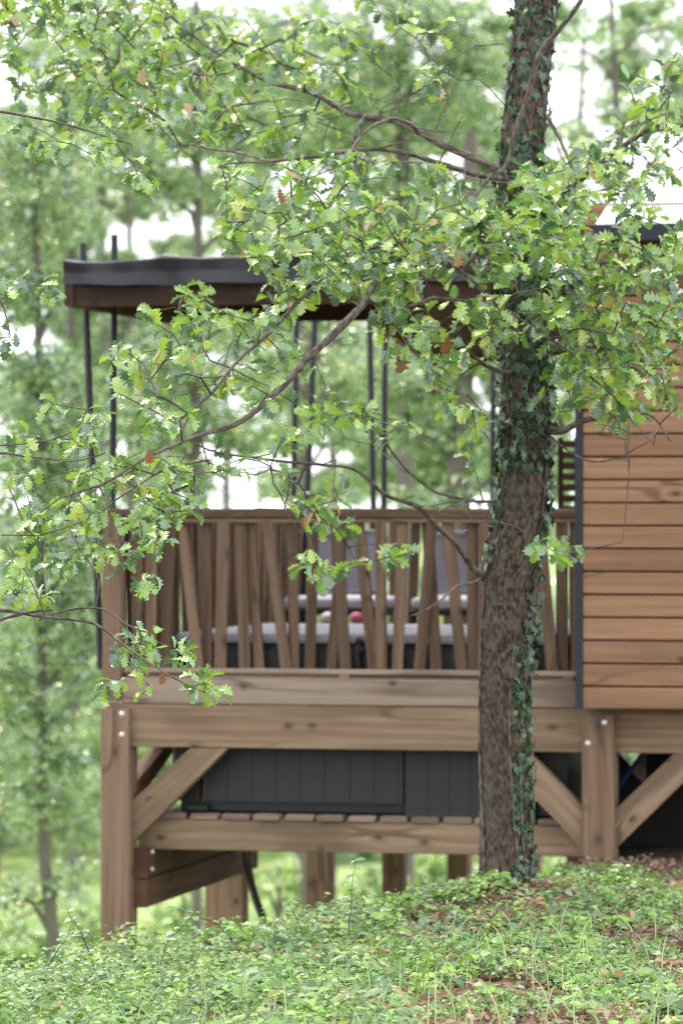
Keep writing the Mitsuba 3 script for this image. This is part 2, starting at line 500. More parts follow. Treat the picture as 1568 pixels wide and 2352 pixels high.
def row_rail(label, mat, fixed, a0, a1, along, step, zr, seed):
    r_ = random.Random(seed)
    key = thing('deck_railing', label, 'railing')
    if along == 't':
        put('top_rail', shp(sbar(fixed, fixed + .10, a0, a1, zr - .055, zr, 't', .008), mat), key)
        put('bottom_rail', shp(sbar(fixed + .02, fixed + .08, a0, a1, zFl + .03, zFl + .065, 't', .006), mat), key)
    else:
        put('top_rail', shp(sbar(a0, a1, fixed, fixed + .1, zr - .055, zr, 's', .008), mat), key)
        put('bottom_rail', shp(sbar(a0, a1, fixed + .02, fixed + .08, zFl + .03, zFl + .065, 's', .006), mat), key)
    a = a0 + .08
    n = 0
    while a < a1 - .05:
        lean = r_.choice([0, 0, .04, -.04, .09, -.08]) + r_.uniform(-.012, .012)
        o = .03 + (.026 if n % 2 else 0)
        lo, hi = zFl + .05, zr - .04
        if along == 't':
            m = bar(L(fixed + o, a - lean / 2, hi), L(fixed + o, a + lean / 2, lo), ET, .07, .024, .004)
        else:
            m = bar(L(a - lean / 2, fixed + o, hi), L(a + lean / 2, fixed + o, lo), ES, .07, .024, .004)
        put('baluster', shp(m, mat), key)
        a += step * r_.uniform(.8, 1.2)
        n += 1
    return key


row_rail('side railing of close-set balusters running back from the corner post', 'wood_rail', S(240), .22, 5.1, 't', .08, zR1 - .005, 3)
row_rail('back railing beyond the cushioned seats at the far deck edge', 'wood_rail', 5.1, S(240) + .11, S(1322) + .6, 's', .125, zR1 - .03, 5)

# ------------------------------------------------------------------ hot tub on the lower platform
tub = thing('hot_tub', 'dark grey panelled hot tub sunk through the deck floor', 'hot tub')
zT0 = zLB1 + .045
zT1 = Z(1483, 700, .22)
zPan = Z(1840, 468, .22)
put('base', shp(sbar(S(416, .25), tubS1, .245, 2.4, zT0, zPan + .03, 's', .01), 'tub_black'), tub)
put('body', shp(sbar(tubS0, tubS1, .25, tubT1, zPan + .01, zT1, 's', .01), 'tub_black'), tub)
xx = 466
while xx < 925:
    x1 = min(xx + 56, 926)
    put('panel', shp(sbar(S(xx, .22) + .0006, S(x1, .22) - .0006, .222, .252, zPan, zT1 - .03, 'z', .002), 'tub_panel'), tub)
    xx += 56
xx = 930
while xx < 1230:
    put('panel', shp(sbar(S(xx, .20) + .0006, S(xx + 50, .20) - .0006, .202, .252, Z(1879, 930, .20), zT1 - .03, 'z', .002), 'tub_panel'), tub)
    xx += 50
put('corner_trim', shp(sbar(tubS0 - .005, S(464, .22), .225, .33, zPan, zT1 - .02, 'z', .02), 'tub_black'), tub)
put('drain_cap', shp(sbar(S(430, .2), S(478, .2), .19, .24, zT0 + .003, zT0 + .05, 's', .01), 'tub_black'), tub)
m = rbox(((tubS1 - tubS0) / 2 - .02, 2.1, .075), .03)
R = np.stack([ES, ET, EZ], 1)
for h in (0, 1):
    sc_ = tubS0 + (tubS1 - tubS0) * (.25 + .5 * h)
    put('cover', mikit.ply(place(m, L(sc_, (tubT0 + tubT1) / 2, zT1 + .04), R), 'vinyl_grey', smooth=True), tub)
# black cover lifter: bracket with a round knob
lf = []
bs = S(822, .19)
lf.append(capped([L(bs, .19, zFl + .01), L(bs - .01, .19, Z(1500, 820, .19)), L(bs + .01, .19, Z(1478, 820, .19))], [.034, .03, .02]))
lf.append(capped([L(bs - .045, .19, Z(1507, 820, .19)), L(bs + .04, .19, Z(1490, 820, .19))], [.02, .02]))
lf.append(capped([L(bs + .005, .19, Z(1482, 820, .19)), L(bs + .005, .19, Z(1474, 820, .19)), L(bs + .005, .19, Z(1466, 820, .19))], [.012, .03, .012]))
V, Fc, UV = join(lf)
put('cover_lifter', mikit.ply((V, Fc), 'tub_black', smooth=True), tub)
cord = thing('cord', 'thin yellowish cord hanging down the tub corner behind the brace', 'cord')
V, Fc, UV = capped([L(S(468, .21), .21, zT1 - .1), L(S(470, .21), .21, Z(1780, 470, .21)), L(S(467, .21), .21, Z(1842, 470, .21))], [.004, .004, .005], 6)
plain('cord_tan', (0.16, 0.10, 0.04), .8)
scene[key_for('strand', cord)] = mikit.ply((V, Fc), 'cord_tan', smooth=True)

hose = thing('drain_hose', 'dark ribbed hose curving from under the platform into the undergrowth', 'hose')
pts = [at(566, 1945, 27.2), at(568, 1985, 27.1), at(577, 2030, 27.0), at(590, 2075, 26.9), at(612, 2130, 26.8)]
pts = np.array([[np.interp(q, range(5), [p[c] for p in pts]) for c in range(3)] for q in np.linspace(0, 4, 30)])
V, Fc, UV = capped(list(pts), [.026 + .002 * (q % 2) for q in range(30)], 10)
put('tube', mikit.ply((V, Fc), 'rubber', smooth=True), hose)

# ------------------------------------------------------------------ seats on the deck
RD = np.stack([ES, ET, EZ], 1)


def seat(label, xa, xb, t, back_x0, back_x1, zfloor):
    key = thing('lounge_chair', label, 'chair')
    sa, sb = S(xa, t), S(xb, t)
    zs = Z(1402, 800, t)
    w, d = sb - sa, .62
    fr = [sbar(sa, sb, t, t + .05, zs - .035, zs, 's'), sbar(sa, sb, t + d - .05, t + d, zs - .035, zs, 's'),
          sbar(sa, sa + .05, t + .05, t + d - .05, zs - .035, zs, 't'), sbar(sb - .05, sb, t + .05, t + d - .05, zs - .035, zs, 't')]
    put('frame', shp(join(fr), 'boards_black'), key)
    for (qs, qt) in ((sa + .03, t + .03), (sb - .03, t + .03), (sa + .03, t + d - .03), (sb - .03, t + d - .03)):
        put('leg', shp(sbar(qs - .022, qs + .022, qt - .022, qt + .022, zfloor, zs - .036, 'z'), 'boards_black'), key)
    c = rbox((w - .02, d - .02, .085), .035, puff=.012)
    put('seat_cushion', mikit.ply(place(c, L((sa + sb) / 2, t + d / 2, zs + .046), RD), 'cushion_light', smooth=True), key)
    ba, bb = S(back_x0, t + .5), S(back_x1, t + .5)
    c = rbox((bb - ba, .13, .46), .055)
    v = c.vertices
    v[:, 1] += .045 * np.exp(-((v[:, 0] / .3) ** 2)) * np.sign(-v[:, 1]) * (np.abs(v[:, 2]) < .2)
    v[:, 2] += .012 * np.sin(v[:, 0] * 9)
    a = math.radians(-14)
    Rx = np.array([[1, 0, 0], [0, math.cos(a), -math.sin(a)], [0, math.sin(a), math.cos(a)]])
    put('back_cushion', mikit.ply(place(c, L((ba + bb) / 2, t + .47, zs + .31), RD @ Rx), 'cushion', smooth=True), key)
    put('back_frame', shp(bar(L((ba + bb) / 2, t + .56, zs - .02), L((ba + bb) / 2, t + .68, zs + .5), ES, bb - ba - .1, .03, .01), 'wood_dark'), key)


seat('lounge chair with lilac grey cushions, farther from the tree trunk', 645, 888, 3.4, 712, 890, zFl)
seat('lounge chair with lilac grey cushions, partly behind the tree trunk', 938, 1130, 3.4, 990, 1122, zFl)
tb = thing('low_table', 'low brown slatted table standing behind the hot tub', 'table')
ts0, ts1 = S(700, 3.05), S(905, 3.05)
for q in range(5):
    put('slat', shp(sbar(ts0, ts1, 2.95 + q * .075, 3.02 + q * .075, zFl + .20, zFl + .225, 's'), 'wood_red'), tb)
for qs in (ts0 + .04, ts1 - .04):
    for qt in (2.99, 3.27):
        put('leg', shp(sbar(qs - .02, qs + .02, qt - .02, qt + .02, zFl, zFl + .198, 'z'), 'wood_red'), tb)
ball = trimesh.creation.icosphere(subdivisions=3, radius=.045)
for q, (xx, lab) in enumerate(((752, 'pale ball lying near the left end of the low table'), (818, 'bright pink ball lying on the low table'))):
    key = thing('toy_ball', lab, 'ball')
    m = ball.copy(); m.vertices *= [1, 1, .85]
    put('shell', mikit.ply(place(m, L(S(xx, 3.1), 3.1, zFl + .265)), 'pink' if q else 'white', smooth=True), key)
par = thing('folded_parasol', 'folded lilac parasol leaning by the back railing', 'parasol')
pa, pb = L(S(1028, 4.4), 4.4, Z(1170, 1030, 4.4)), L(S(1058, 4.2), 4.2, zFl)
V, Fc, UV = capped([pa, pa + (pb - pa) * .04, pa + (pb - pa) * .3, pa + (pb - pa) * .62], [.012, .022, .045, .055], 12)
put('canopy', mikit.ply((V, Fc), 'lilac', smooth=True), par)
V, Fc, UV = capped([pa + (pb - pa) * .6, pb], [.015, .015], 8)
put('pole', mikit.ply((V, Fc), 'white', smooth=True), par)
tw = thing('blue_strap', 'narrow dark blue cloth hanging from the back railing', 'cloth')
put('cloth', shp(bar(L(S(1001, 5.02), 5.02, Z(1205, 1000, 5)), L(S(1000, 5.02), 5.02, Z(1275, 1000, 5)), ES, .05, .012), 'blue'), tw)
bt = thing('bottle', 'white and blue bottle by the dark cabin corner', 'bottle')
bx, bt_t = S(1310, .35), .35
V, Fc, UV = capped([L(bx, bt_t, Z(1265, 1310, .35)), L(bx, bt_t, Z(1228, 1310, .35)), L(bx, bt_t, Z(1220, 1310, .35)), L(bx, bt_t, Z(1210, 1310, .35))], [.032, .032, .014, .013], 14)
put('body', mikit.ply((V, Fc), 'white', smooth=40), bt)
V, Fc, UV = capped([L(bx, bt_t, Z(1262, 1310, .35)), L(bx, bt_t, Z(1246, 1310, .35))], [.0335, .0335], 14)
plain('label_blue', (0.08, 0.22, 0.5), .5)
put('sleeve', mikit.ply((V, Fc), 'label_blue', smooth=40), bt)
sb_ = thing('side_shelf', 'small dark shelf unit standing against the cabin corner', 'shelf')
put('board', shp(sbar(S(1282, .4), S(1330, .4), .26, .5, Z(1265, 1310, .35) - .022, Z(1265, 1310, .35) - .001, 's'), 'wood_dark'), sb_)
for qq in (1284, 1326):
    put('side', shp(sbar(S(qq, .4), S(qq, .4) + .02, .27, .49, zFl, Z(1265, 1310, .35) - .023, 'z'), 'wood_dark'), sb_)

# ------------------------------------------------------------------ canopy roof over the deck
can = thing('tarp_canopy', 'shade roof of dark tarpaulin over brown beams on slim poles', 'canopy')
tc = -.05
ca, cb = S(143, tc), S(1120, tc)
zc1, zcm, zc0 = Z(600, 145, tc), Z(655, 145, tc), Z(703, 145, tc)
dpt = 2.7


def sag(q, f=1.0):
    return np.interp(q, [0, .04, .10, .2, .245, .33, .5, .55, .7, 1], [.012, -.004, -.006, .008, .022, .006, .012, .022, .004, .01])


n, mrow = 120, 30
V = []
for a in range(n + 1):
    q = a / n
    s_ = ca + (cb - ca) * q
    drop = .003 * math.sin(q * 40) + .005 * math.sin(q * 17 + 1)
    top = zc1 + sag(q) + .018 * q
    for b in range(mrow + 1):
        r = b / mrow
        if r < .45:      # hanging front
            h = r / .45
            wav = .018 * math.sin(q * 23 + 2) * (1 - h) + .010 * math.sin(q * 57 + h * 2)
            V.append(L(s_, tc + wav + .03 * (1 - abs(2 * h - 1)) * .4, zcm + (top - zcm) * h + drop * (1 - h)))
        else:
            h = (r - .45) / .55
            V.append(L(s_, tc + .012 + h * dpt, top + .025 * math.sin(min(h * 12, 1.57)) + h * .05 - .05 * math.sin(h * 3.14)))
V = np.array(V)
i, j = np.meshgrid(np.arange(n), np.arange(mrow), indexing='ij')
a0 = (i * (mrow + 1) + j).ravel()
Fc = np.concatenate([np.stack([a0, a0 + mrow + 1, a0 + 1], 1), np.stack([a0 + 1, a0 + mrow + 1, a0 + mrow + 2], 1)])
put('tarpaulin', mikit.ply((V, Fc), 'tarp', smooth=True), can)
put('front_beam', shp(sbar(S(166, tc), cb, tc + .045, tc + .12, zc0, zc1 - .02, 's'), 'wood_dark'), can)
put('end_beam', shp(sbar(ca + .004, S(166, tc) - .002, tc + .03, tc + dpt, zc0, zc1 - .02, 't'), 'wood_dark'), can)
put('back_beam', shp(sbar(S(166, tc), cb, tc + dpt - .08, tc + dpt, zc0 + .02, zc1 - .02, 's'), 'wood_dark'), can)
for q in range(22):
    tq = tc + .13 + q * .117
    put('soffit_board', shp(sbar(S(168, tc), cb, tq, tq + .112, zc1 - .06, zc1 - .04, 's', .003), 'wood_dark'), can)
for (xa, ya, xb, yb, t) in ((191, 558, 229, 1480, .7), (263, 538, 256, 1500, .9), (681, 735, 671, 1300, 4.6), (724, 715, 699, 1300, 4.6), (849, 740, 860, 1300, 4.7), (885, 750, 880, 1300, 4.75), (1133, 850, 1129, 1300, 4.8)):
    z1_, z0_ = Z(ya, xa, t), Z(yb, xb, t)
    p1 = L(S(xa, t), t, z1_); p0 = L(S(xb, t), t, z0_)
    p0 = p1 + (p0 - p1) * ((z1_ - zFl) / (z1_ - z0_))
    V, Fc, UV = capped([p0, p1], [.022, .022], 12)
    put('pole', mikit.ply((V, Fc), 'pole_black', smooth=40), can)

# sloping porch roof between the canopy and the cabin
por = thing('porch_roof', 'dark brown sloping porch roof hidden behind the oak leaves', 'roof')
c1, c2, c3, c4 = at(850, 716, 26.5), at(1000, 822, 28.5), at(1345, 795, 27.8), at(1345, 640, 25.5)
for q in range(12):
    f0, f1 = q / 12 + .002, (q + 1) / 12 - .002
    a, b = c1 + (c4 - c1) * f0, c1 + (c4 - c1) * f1
    d, c = c2 + (c3 - c2) * f0, c2 + (c3 - c2) * f1
    put('board', shp(bar((a + b) / 2, (c + d) / 2, b - a, np.linalg.norm(b - a) - .004, .022, .003), 'wood_dark'), por)
put('rafter', shp(bar(c1, c2, (0, 0, 1), .12, .05), 'wood_red'), por)
put('rafter', shp(bar(c2, c3, (0, 0, 1), .10, .05), 'wood_red'), por)

# ------------------------------------------------------------------ cabin
cab = thing('wooden_cabin', 'timber cabin clad in orange brown horizontal boards', 'cabin')
tw_ = -.16
cs0, cs1 = S(1338, tw_), S(1338, tw_) + 3.4
zB = Z(1628, 1340, tw_)
pitch = 52.75 / F * (Y0 - cs0 * SN + tw_ * CS)
wall = key_for('wall', cab)
q = 0
zz = zB
while zz < EYE + 1.78:
    h = pitch - .010
    put('board', shp(sbar(cs0 + .002, cs1, tw_, tw_ + .028, zz, zz + h, 's', .007), 'wood_clad'), wall)
    zz += pitch
put('backing', shp(sbar(cs0, cs1, tw_ + .03, tw_ + .10, zB + .01, zz, 's'), 'boards_black'), wall)
put('corner_trim', shp(sbar(S(1321, tw_), cs0, tw_ - .012, tw_ + .12, zB - .002, zz, 'z', .004), 'metal_navy'), cab)
put('side_wall', shp(sbar(cs0 - .02, cs0 + .08, tw_ + .122, 4.5, zB + .02, zz, 't'), 'wood_clad'), cab)
put('floor', shp(sbar(cs0, cs1, tw_ + .11, 4.5, zB + .01, zB + .06, 's'), 'boards_black'), cab)
zE = Z(528, 1500, tw_ - .5)
put('fascia', shp(sbar(S(1392, tw_), cs1 + .3, tw_ - .5, tw_ - .47, Z(552, 1500, tw_ - .5), Z(512, 1500, tw_ - .5), 's'), 'metal_navy'), cab)
ra, rb = L(S(1392, tw_), tw_ - .47, Z(512, 1500, tw_ - .5)), L(cs1 + .3, tw_ - .47, Z(512, 1500, tw_ - .5))
up_ = ET * 2.4 + EZ * .75
put('roof', shp(bar((ra + rb) / 2 - EZ * .03, (ra + rb) / 2 + up_ - EZ * .03, ES, np.linalg.norm(rb - ra), .04), 'roof_grey'), cab)
put('soffit', shp(sbar(S(1392, tw_) + .02, cs1, tw_ - .46, tw_ + .1, Z(552, 1500, tw_ - .5) + .01, Z(552, 1500, tw_ - .5) + .03, 's'), 'wood_dark'), cab)
# dark boarding under the cabin floor, with a gap that lets daylight through
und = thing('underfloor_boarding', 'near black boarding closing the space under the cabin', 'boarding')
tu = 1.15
xs = [1390, 1424, 1470, 1482, 1530, 1580, 1640, 1710]
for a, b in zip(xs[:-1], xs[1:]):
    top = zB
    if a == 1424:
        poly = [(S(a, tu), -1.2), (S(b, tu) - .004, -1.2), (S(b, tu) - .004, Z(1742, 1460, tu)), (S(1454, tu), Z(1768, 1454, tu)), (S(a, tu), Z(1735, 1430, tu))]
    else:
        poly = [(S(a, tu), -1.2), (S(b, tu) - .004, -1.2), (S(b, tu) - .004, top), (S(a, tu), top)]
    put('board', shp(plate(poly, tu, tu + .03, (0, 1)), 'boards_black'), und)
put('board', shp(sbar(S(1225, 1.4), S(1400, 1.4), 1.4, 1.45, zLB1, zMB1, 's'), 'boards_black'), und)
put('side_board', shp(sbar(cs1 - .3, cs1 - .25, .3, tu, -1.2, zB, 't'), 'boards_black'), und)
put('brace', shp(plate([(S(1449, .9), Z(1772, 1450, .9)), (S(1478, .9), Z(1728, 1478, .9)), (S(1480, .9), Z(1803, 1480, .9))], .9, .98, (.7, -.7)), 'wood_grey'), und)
st = thing('blue_pipe', 'slim blue pipe slanting between the posts under the cabin', 'pipe')
V, Fc, UV = capped([L(S(1408, .6), .6, Z(1826, 1408, .6)), L(S(1478, .6), .6, Z(1728, 1478, .6))], [.014, .014], 10)
plain('pipe_blue', (0.012, 0.03, 0.17), .45)
put('tube', mikit.ply((V, Fc), 'pipe_blue', smooth=40), st)
# louvred screen by the cabin's deck side
scr = thing('slatted_screen', 'brown screen of horizontal slats beside the cabin corner', 'screen')
for xx in (1280, 1318):
    put('stile', shp(sbar(S(xx, .9), S(xx, .9) + .03, .9, .94, zFl, Z(1005, 1300, .9), 'z'), 'wood_dark'), scr)
q = 0
y = 1012
while y < 1172:
    put('slat', shp(sbar(S(1280, .9) + .032, S(1318, .9) - .002, .9, .93, Z(y + 16, 1300, .9), Z(y, 1300, .9), 's', .003), 'wood_dark'), scr)
    y += 25

# ------------------------------------------------------------------ leaves
def strip_leaf(ts, ws, fold=.25, curl=.2, wav=0.0, seed=0):
    """leaf along +x, unit length, normal +z; midrib and two edges"""
    r = np.random.default_rng(seed)
    ts, ws = np.array(ts), np.array(ws)
    n = len(ts)
    mz = -curl * (ts - .3) ** 2
    V = [np.stack([ts, 0 * ts, mz], 1)]
    for sgn in (1, -1):
        dx = .10 * ws / (ws.max()) * (r.random(n) * .6 + .7) * (ws > .02)
        jit = 1 + .18 * (r.random(n) - .5)
        V.append(np.stack([ts + dx, sgn * ws * jit, mz + fold * ws + wav * (r.random(n) - .5)], 1))
    V = np.concatenate(V)
    Fc = []
    for i in range(n - 1):
        m0, m1, l0, l1, r0, r1 = i, i + 1, n + i, n + i + 1, 2 * n + i, 2 * n + i + 1
        Fc += [(m0, m1, l1), (m0, l1, l0), (m0, r1, m1), (m0, r0, r1)]
    return V, np.array(Fc)


OAK_T = [0, .10, .13, .22, .29, .40, .48, .60, .68, .80, .87, .95, 1.0]
OAK_W = [.008, .010, .05, .17, .07, .27, .11, .35, .15, .31, .14, .15, .02]
OAK = [strip_leaf(OAK_T, OAK_W, f, c, .05, s) for s, (f, c) in enumerate(((.3, .3), (.12, .7), (.5, .15), (-.12, .45), (.45, .95)))]
OVAL = [strip_leaf([0, .12, .35, .65, .88, 1], [.01, .16, .30, .27, .12, .0], f, c, .03, s) for s, (f, c) in enumerate(((.25, .3), (.1, .5), (.4, .15)))]
CHEAP = [strip_leaf([0, .45, 1], [.03, .30, .02], f, c, .04, s) for s, (f, c) in enumerate(((.3, .3), (.1, .6)))]
IVY = []
for sgn in (0, 1, 2):
    r = np.random.default_rng(70 + sgn)
    ang = np.radians([180, 150, 115, 78, 55, 32, 0])
    rad = np.array([.12, .42, .50, .34, .60, .42, .95]) * (1 + .12 * (r.random(7) - .5))
    pts = [(a, q) for a, q in zip(ang, rad)] + [(-a, q) for a, q in list(zip(ang, rad))[1:-1][::-1]]
    P = np.array([[q * math.cos(a), q * math.sin(a), -.12 * q * q + .05 * abs(math.sin(a))] for a, q in pts])
    P = np.vstack([[0, 0, 0.03], P])
    P[:, 0] += .1
    IVY.append((P, np.array([(0, i, i % 12 + 1) for i in range(1, 13)])))


def frames(N, d, nrm, roll):
    """rotation matrices with x along d and z near nrm"""
    d = d / (np.linalg.norm(d, axis=1, keepdims=True) + 1e-9)
    y = np.cross(nrm, d)
    y /= np.linalg.norm(y, axis=1, keepdims=True) + 1e-9
    z = np.cross(d, y)
    c, s = np.cos(roll)[:, None], np.sin(roll)[:, None]
    y2, z2 = y * c + z * s, z * c - y * s
    return np.stack([d, y2, z2], 2)


def leaf_mesh(protos, P, Rm, size, col, which=None):
    """all leaves as one mesh with a colour per leaf"""
    N = len(P)
    if which is None: which = np.arange(N) % len(protos)
    Vs, Fs, Cs, o = [], [], [], 0
    for k, (pv, pf) in enumerate(protos):
        ix = np.where(which == k)[0]
        if not len(ix): continue
        v = np.einsum('nij,vj->nvi', Rm[ix], pv) * size[ix, None, None] + P[ix, None]
        f = pf[None] + (np.arange(len(ix)) * len(pv))[:, None, None] + o
        Vs.append(v.reshape(-1, 3)); Fs.append(f.reshape(-1, 3)); Cs.append(np.repeat(col[ix], len(pv), 0))
        o += len(ix) * len(pv)
    return np.concatenate(Vs), np.concatenate(Fs), np.concatenate(Cs)


def leaf_ply(m, bsdf):
    return mikit.ply((m[0], m[1]), bsdf, smooth=True, color=m[2])


def rcol(r, N, cols, p, jit=.18):
    c = np.array(cols)[r.choice(len(cols), N, p=p)]
    return c * (1 + jit * (r.random((N, 1)) * 2 - 1)) * (1 + .06 * (r.random((N, 3)) * 2 - 1))


OAKC = [(.22, .39, .055), (.31, .48, .06), (.13, .27, .075), (.06, .14, .06), (.40, .44, .08), (.36, .21, .08)]
OAKP = [.27, .20, .25, .235, .03, .015]


# ------------------------------------------------------------------ the oak
def poly3(pts, step=.06, wob=.012, r=rng):
    """smooth dense path through (x, y, Y, width) plan points -> points, radii"""
    P = np.array([at(x, y, Y) for x, y, Y, w in pts])
    R = np.array([w / F * Y / 2 for x, y, Y, w in pts])
    Ld = np.concatenate([[0], np.cumsum(np.linalg.norm(np.diff(P, axis=0), axis=1))])
    n = max(4, int(Ld[-1] / step))
    q = np.linspace(0, Ld[-1], n)
    from scipy.interpolate import PchipInterpolator
    out = np.stack([PchipInterpolator(Ld, P[:, c])(q) for c in range(3)], 1)
    w = meshkit.noise(np.stack([q * 4, q * 0 + r.random() * 50, q * 0], 1)) - .5
    w2 = meshkit.noise(np.stack([q * 4, q * 0 + r.random() * 50, q * 0 + 7], 1)) - .5
    out[:, 2] += wob * w * 2; out[:, 0] += wob * w2
    return out, np.interp(q, Ld, R)


oak = thing('oak_tree', 'oak with ivy wrapped trunk and branches spreading before the deck', 'tree')
TRUNK = [(1163, 2075, 21.0, 168), (1163, 2035, 21.0, 130), (1162, 2000, 21.0, 117), (1161, 1930, 21.0, 112), (1158, 1700, 21.0, 110), (1163, 1500, 21.0, 112), (1172, 1350, 21.0, 122), (1178, 1290, 21.0, 116),
         (1193, 1200, 21.0, 112), (1204, 1050, 21.0, 106), (1205, 800, 21.05, 96), (1197, 600, 21.1, 96), (1197, 400, 21.1, 94), (1210, 200, 21.15, 86), (1230, 0, 21.2, 90), (1236, -300, 21.3, 84), (1225, -900, 21.5, 66), (1240, -1500, 21.6, 40)]
TP, TR = poly3(TRUNK, .016, .0)
sides = 96
V, Fc, UV = tube(TP, TR, sides)
ctr = np.repeat(TP, sides + 1, 0)
nr = V - ctr
rad = np.linalg.norm(nr, axis=1, keepdims=True)
nr /= rad
ang = np.tile(np.linspace(0, 2 * np.pi, sides + 1), len(TP))
hh = np.repeat(TP[:, 2], sides + 1)
q = np.stack([np.cos(ang) * 11, np.sin(ang) * 11, hh * 24], 1)
rid = 1 - np.abs(2 * meshkit.fbm(q, 3, 31) - 1)
big = meshkit.fbm(np.stack([np.cos(ang) * 1.6, np.sin(ang) * 1.6, hh * 1.8], 1), 3, 5) - .5
fine = meshkit.fbm(np.stack([np.cos(ang) * 22, np.sin(ang) * 22, hh * 22], 1), 2, 77) - .5
V = V + nr * (.034 * (rid[:, None] - .68) + .03 * big[:, None] + .010 * fine[:, None])
put('trunk', mikit.ply((V, Fc), 'bark', smooth=True, uv=UV), oak)

LIMBS = [
    [(1160, 405, 21.0, 24), (1140, 385, 20.9, 22), (1060, 350, 21.0, 20), (960, 298, 21.1, 18), (880, 270, 21.2, 16), (800, 250, 21.3, 14), (700, 205, 21.4, 12), (600, 175, 21.5, 10), (520, 140, 21.6, 7), (440, 80, 21.7, 4)],
    [(1160, 412, 21.0, 20), (1130, 405, 20.8, 15), (1000, 370, 20.3, 13), (880, 345, 20.0, 11), (730, 358, 19.7, 9), (640, 366, 19.8, 8), (560, 350, 20.2, 7), (450, 340, 20.6, 6), (370, 285, 21, 4)],
    [(1080, 470, 20.3, 7), (1110, 420, 20.4, 9), (1165, 372, 20.5, 11), (1182, 300, 20.5, 13), (1215, 220, 20.5, 14), (1237, 130, 20.45, 14), (1290, 55, 20.4, 12), (1340, -20, 20.3, 11), (1400, -140, 20.2, 10)],
    [(1150, 612, 21.1, 26), (1100, 626, 20.9, 24), (1040, 612, 20.6, 20), (960, 605, 20.2, 18), (890, 630, 19.9, 18), (838, 684, 19.6, 19), (740, 790, 19.3, 17), (640, 892, 19.1, 15), (540, 970, 18.9, 12), (440, 1005, 18.8, 9), (330, 1050, 18.6, 7), (230, 1110, 18.5, 5), (130, 1150, 18.4, 4)],
    [(960, 560, 20.3, 14), (830, 575, 19.9, 12), (700, 675, 19.6, 10), (620, 765, 19.4, 9), (545, 838, 19.3, 8), (490, 900, 19.2, 7), (440, 950, 19.1, 5), (420, 1010, 19.0, 4)],
    [(1110, 1335, 21.0, 17), (1085, 1300, 20.8, 16), (1030, 1228, 20.5, 14), (960, 1165, 20.2, 12), (900, 1138, 20.0, 10), (830, 1090, 19.8, 8), (760, 1062, 19.6, 7), (600, 1046, 19.3, 6), (500, 1034, 19.1, 5), (440, 1010, 19.0, 4)],
    [(1108, 1332, 21.0, 8), (1090, 1328, 20.8, 7), (1050, 1342, 20.6, 6), (1000, 1388, 20.4, 5), (942, 1420, 20.2, 3)],
    [(1150, 1152, 21.0, 8), (1090, 1150, 20.7, 7), (1020, 1130, 20.4, 6), (950, 1090, 20.2, 6), (900, 1040, 20.0, 5), (860, 990, 19.8, 5), (800, 960, 19.7, 4), (700, 930, 19.5, 3)],
    [(1250, 985, 21.0, 20), (1290, 990, 20.8, 18), (1340, 968, 20.6, 14), (1400, 960, 20.4, 9), (1470, 955, 20.2, 6), (1540, 1010, 20.0, 3)],
    [(1250, 980, 21.0, 6), (1300, 1030, 20.7, 5), (1360, 1055, 20.5, 4), (1440, 1035, 20.3, 3), (1490, 1020, 20.2, 3)],
    [(1245, 460, 21.0, 16), (1330, 420, 20.7, 13), (1400, 360, 20.5, 12), (1440, 325, 20.4, 12), (1500, 300, 20.2, 11), (1580, 285, 20.0, 10), (1680, 260, 19.8, 6)],
    [(1010, 590, 20.0, 8), (1070, 630, 19.9, 8), (1120, 680, 19.8, 7), (1200, 735, 19.7, 6), (1300, 800, 19.6, 5), (1350, 830, 19.5, 3)],
    [(1250, 640, 21.0, 14), (1340, 610, 20.6, 11), (1400, 600, 20.4, 9), (1470, 640, 20.2, 7), (1568, 610, 20.0, 5)],
    [(1240, 800, 21.0, 14), (1300, 790, 20.6, 11), (1400, 800, 20.2, 8), (1500, 840, 20.0, 5)],
    [(1160, 700, 21.0, 14), (1060, 690, 20.6, 10), (960, 690, 20.2, 8), (850, 720, 19.9, 5)],
    [(1180, 860, 21.0, 14), (1120, 835, 20.6, 11), (1050, 800, 20.3, 7), (980, 790, 20.1, 4)],
    [(1250, 255, 21.1, 10), (1290, 330, 20.9, 8), (1330, 420, 20.8, 5)],
    [(1230, 520, 21.0, 9), (1210, 470, 20.8, 8), (1250, 420, 20.6, 6), (1330, 340, 20.4, 4)],
    [(1440, 958, 20.2, 3), (1443, 1060, 20.2, 3), (1441, 1140, 20.2, 3), (1430, 1240, 20.2, 2)],
    [(840, 262, 20.0, 9), (815, 320, 19.9, 8), (820, 400, 19.9, 7), (815, 470, 19.9, 6), (830, 540, 19.8, 4)],
    [(960, 300, 20.2, 9), (905, 270, 20.0, 9), (850, 290, 19.9, 8), (800, 350, 19.8, 6), (760, 420, 19.7, 4)],
    [(480, 1055, 19.1, 5), (400, 1075, 19, 5), (300, 1120, 18.8, 4), (200, 1190, 18.6, 3), (90, 1230, 18.5, 3)],
]
nodes, nrad, npar = [], [], []
for lm in LIMBS:
    P, R = poly3(lm, .05, .022)
    V, Fc, UV = tube(P, R * (1 + .12 * (meshkit.noise(P * 14) - .5)), 8)
    put('limb', mikit.ply((V, Fc), 'bark_limb', smooth=True, uv=UV), oak)
    for p, r_ in zip(P[1:], R[1:]):
        nodes.append(p); nrad.append(r_); npar.append(-1)

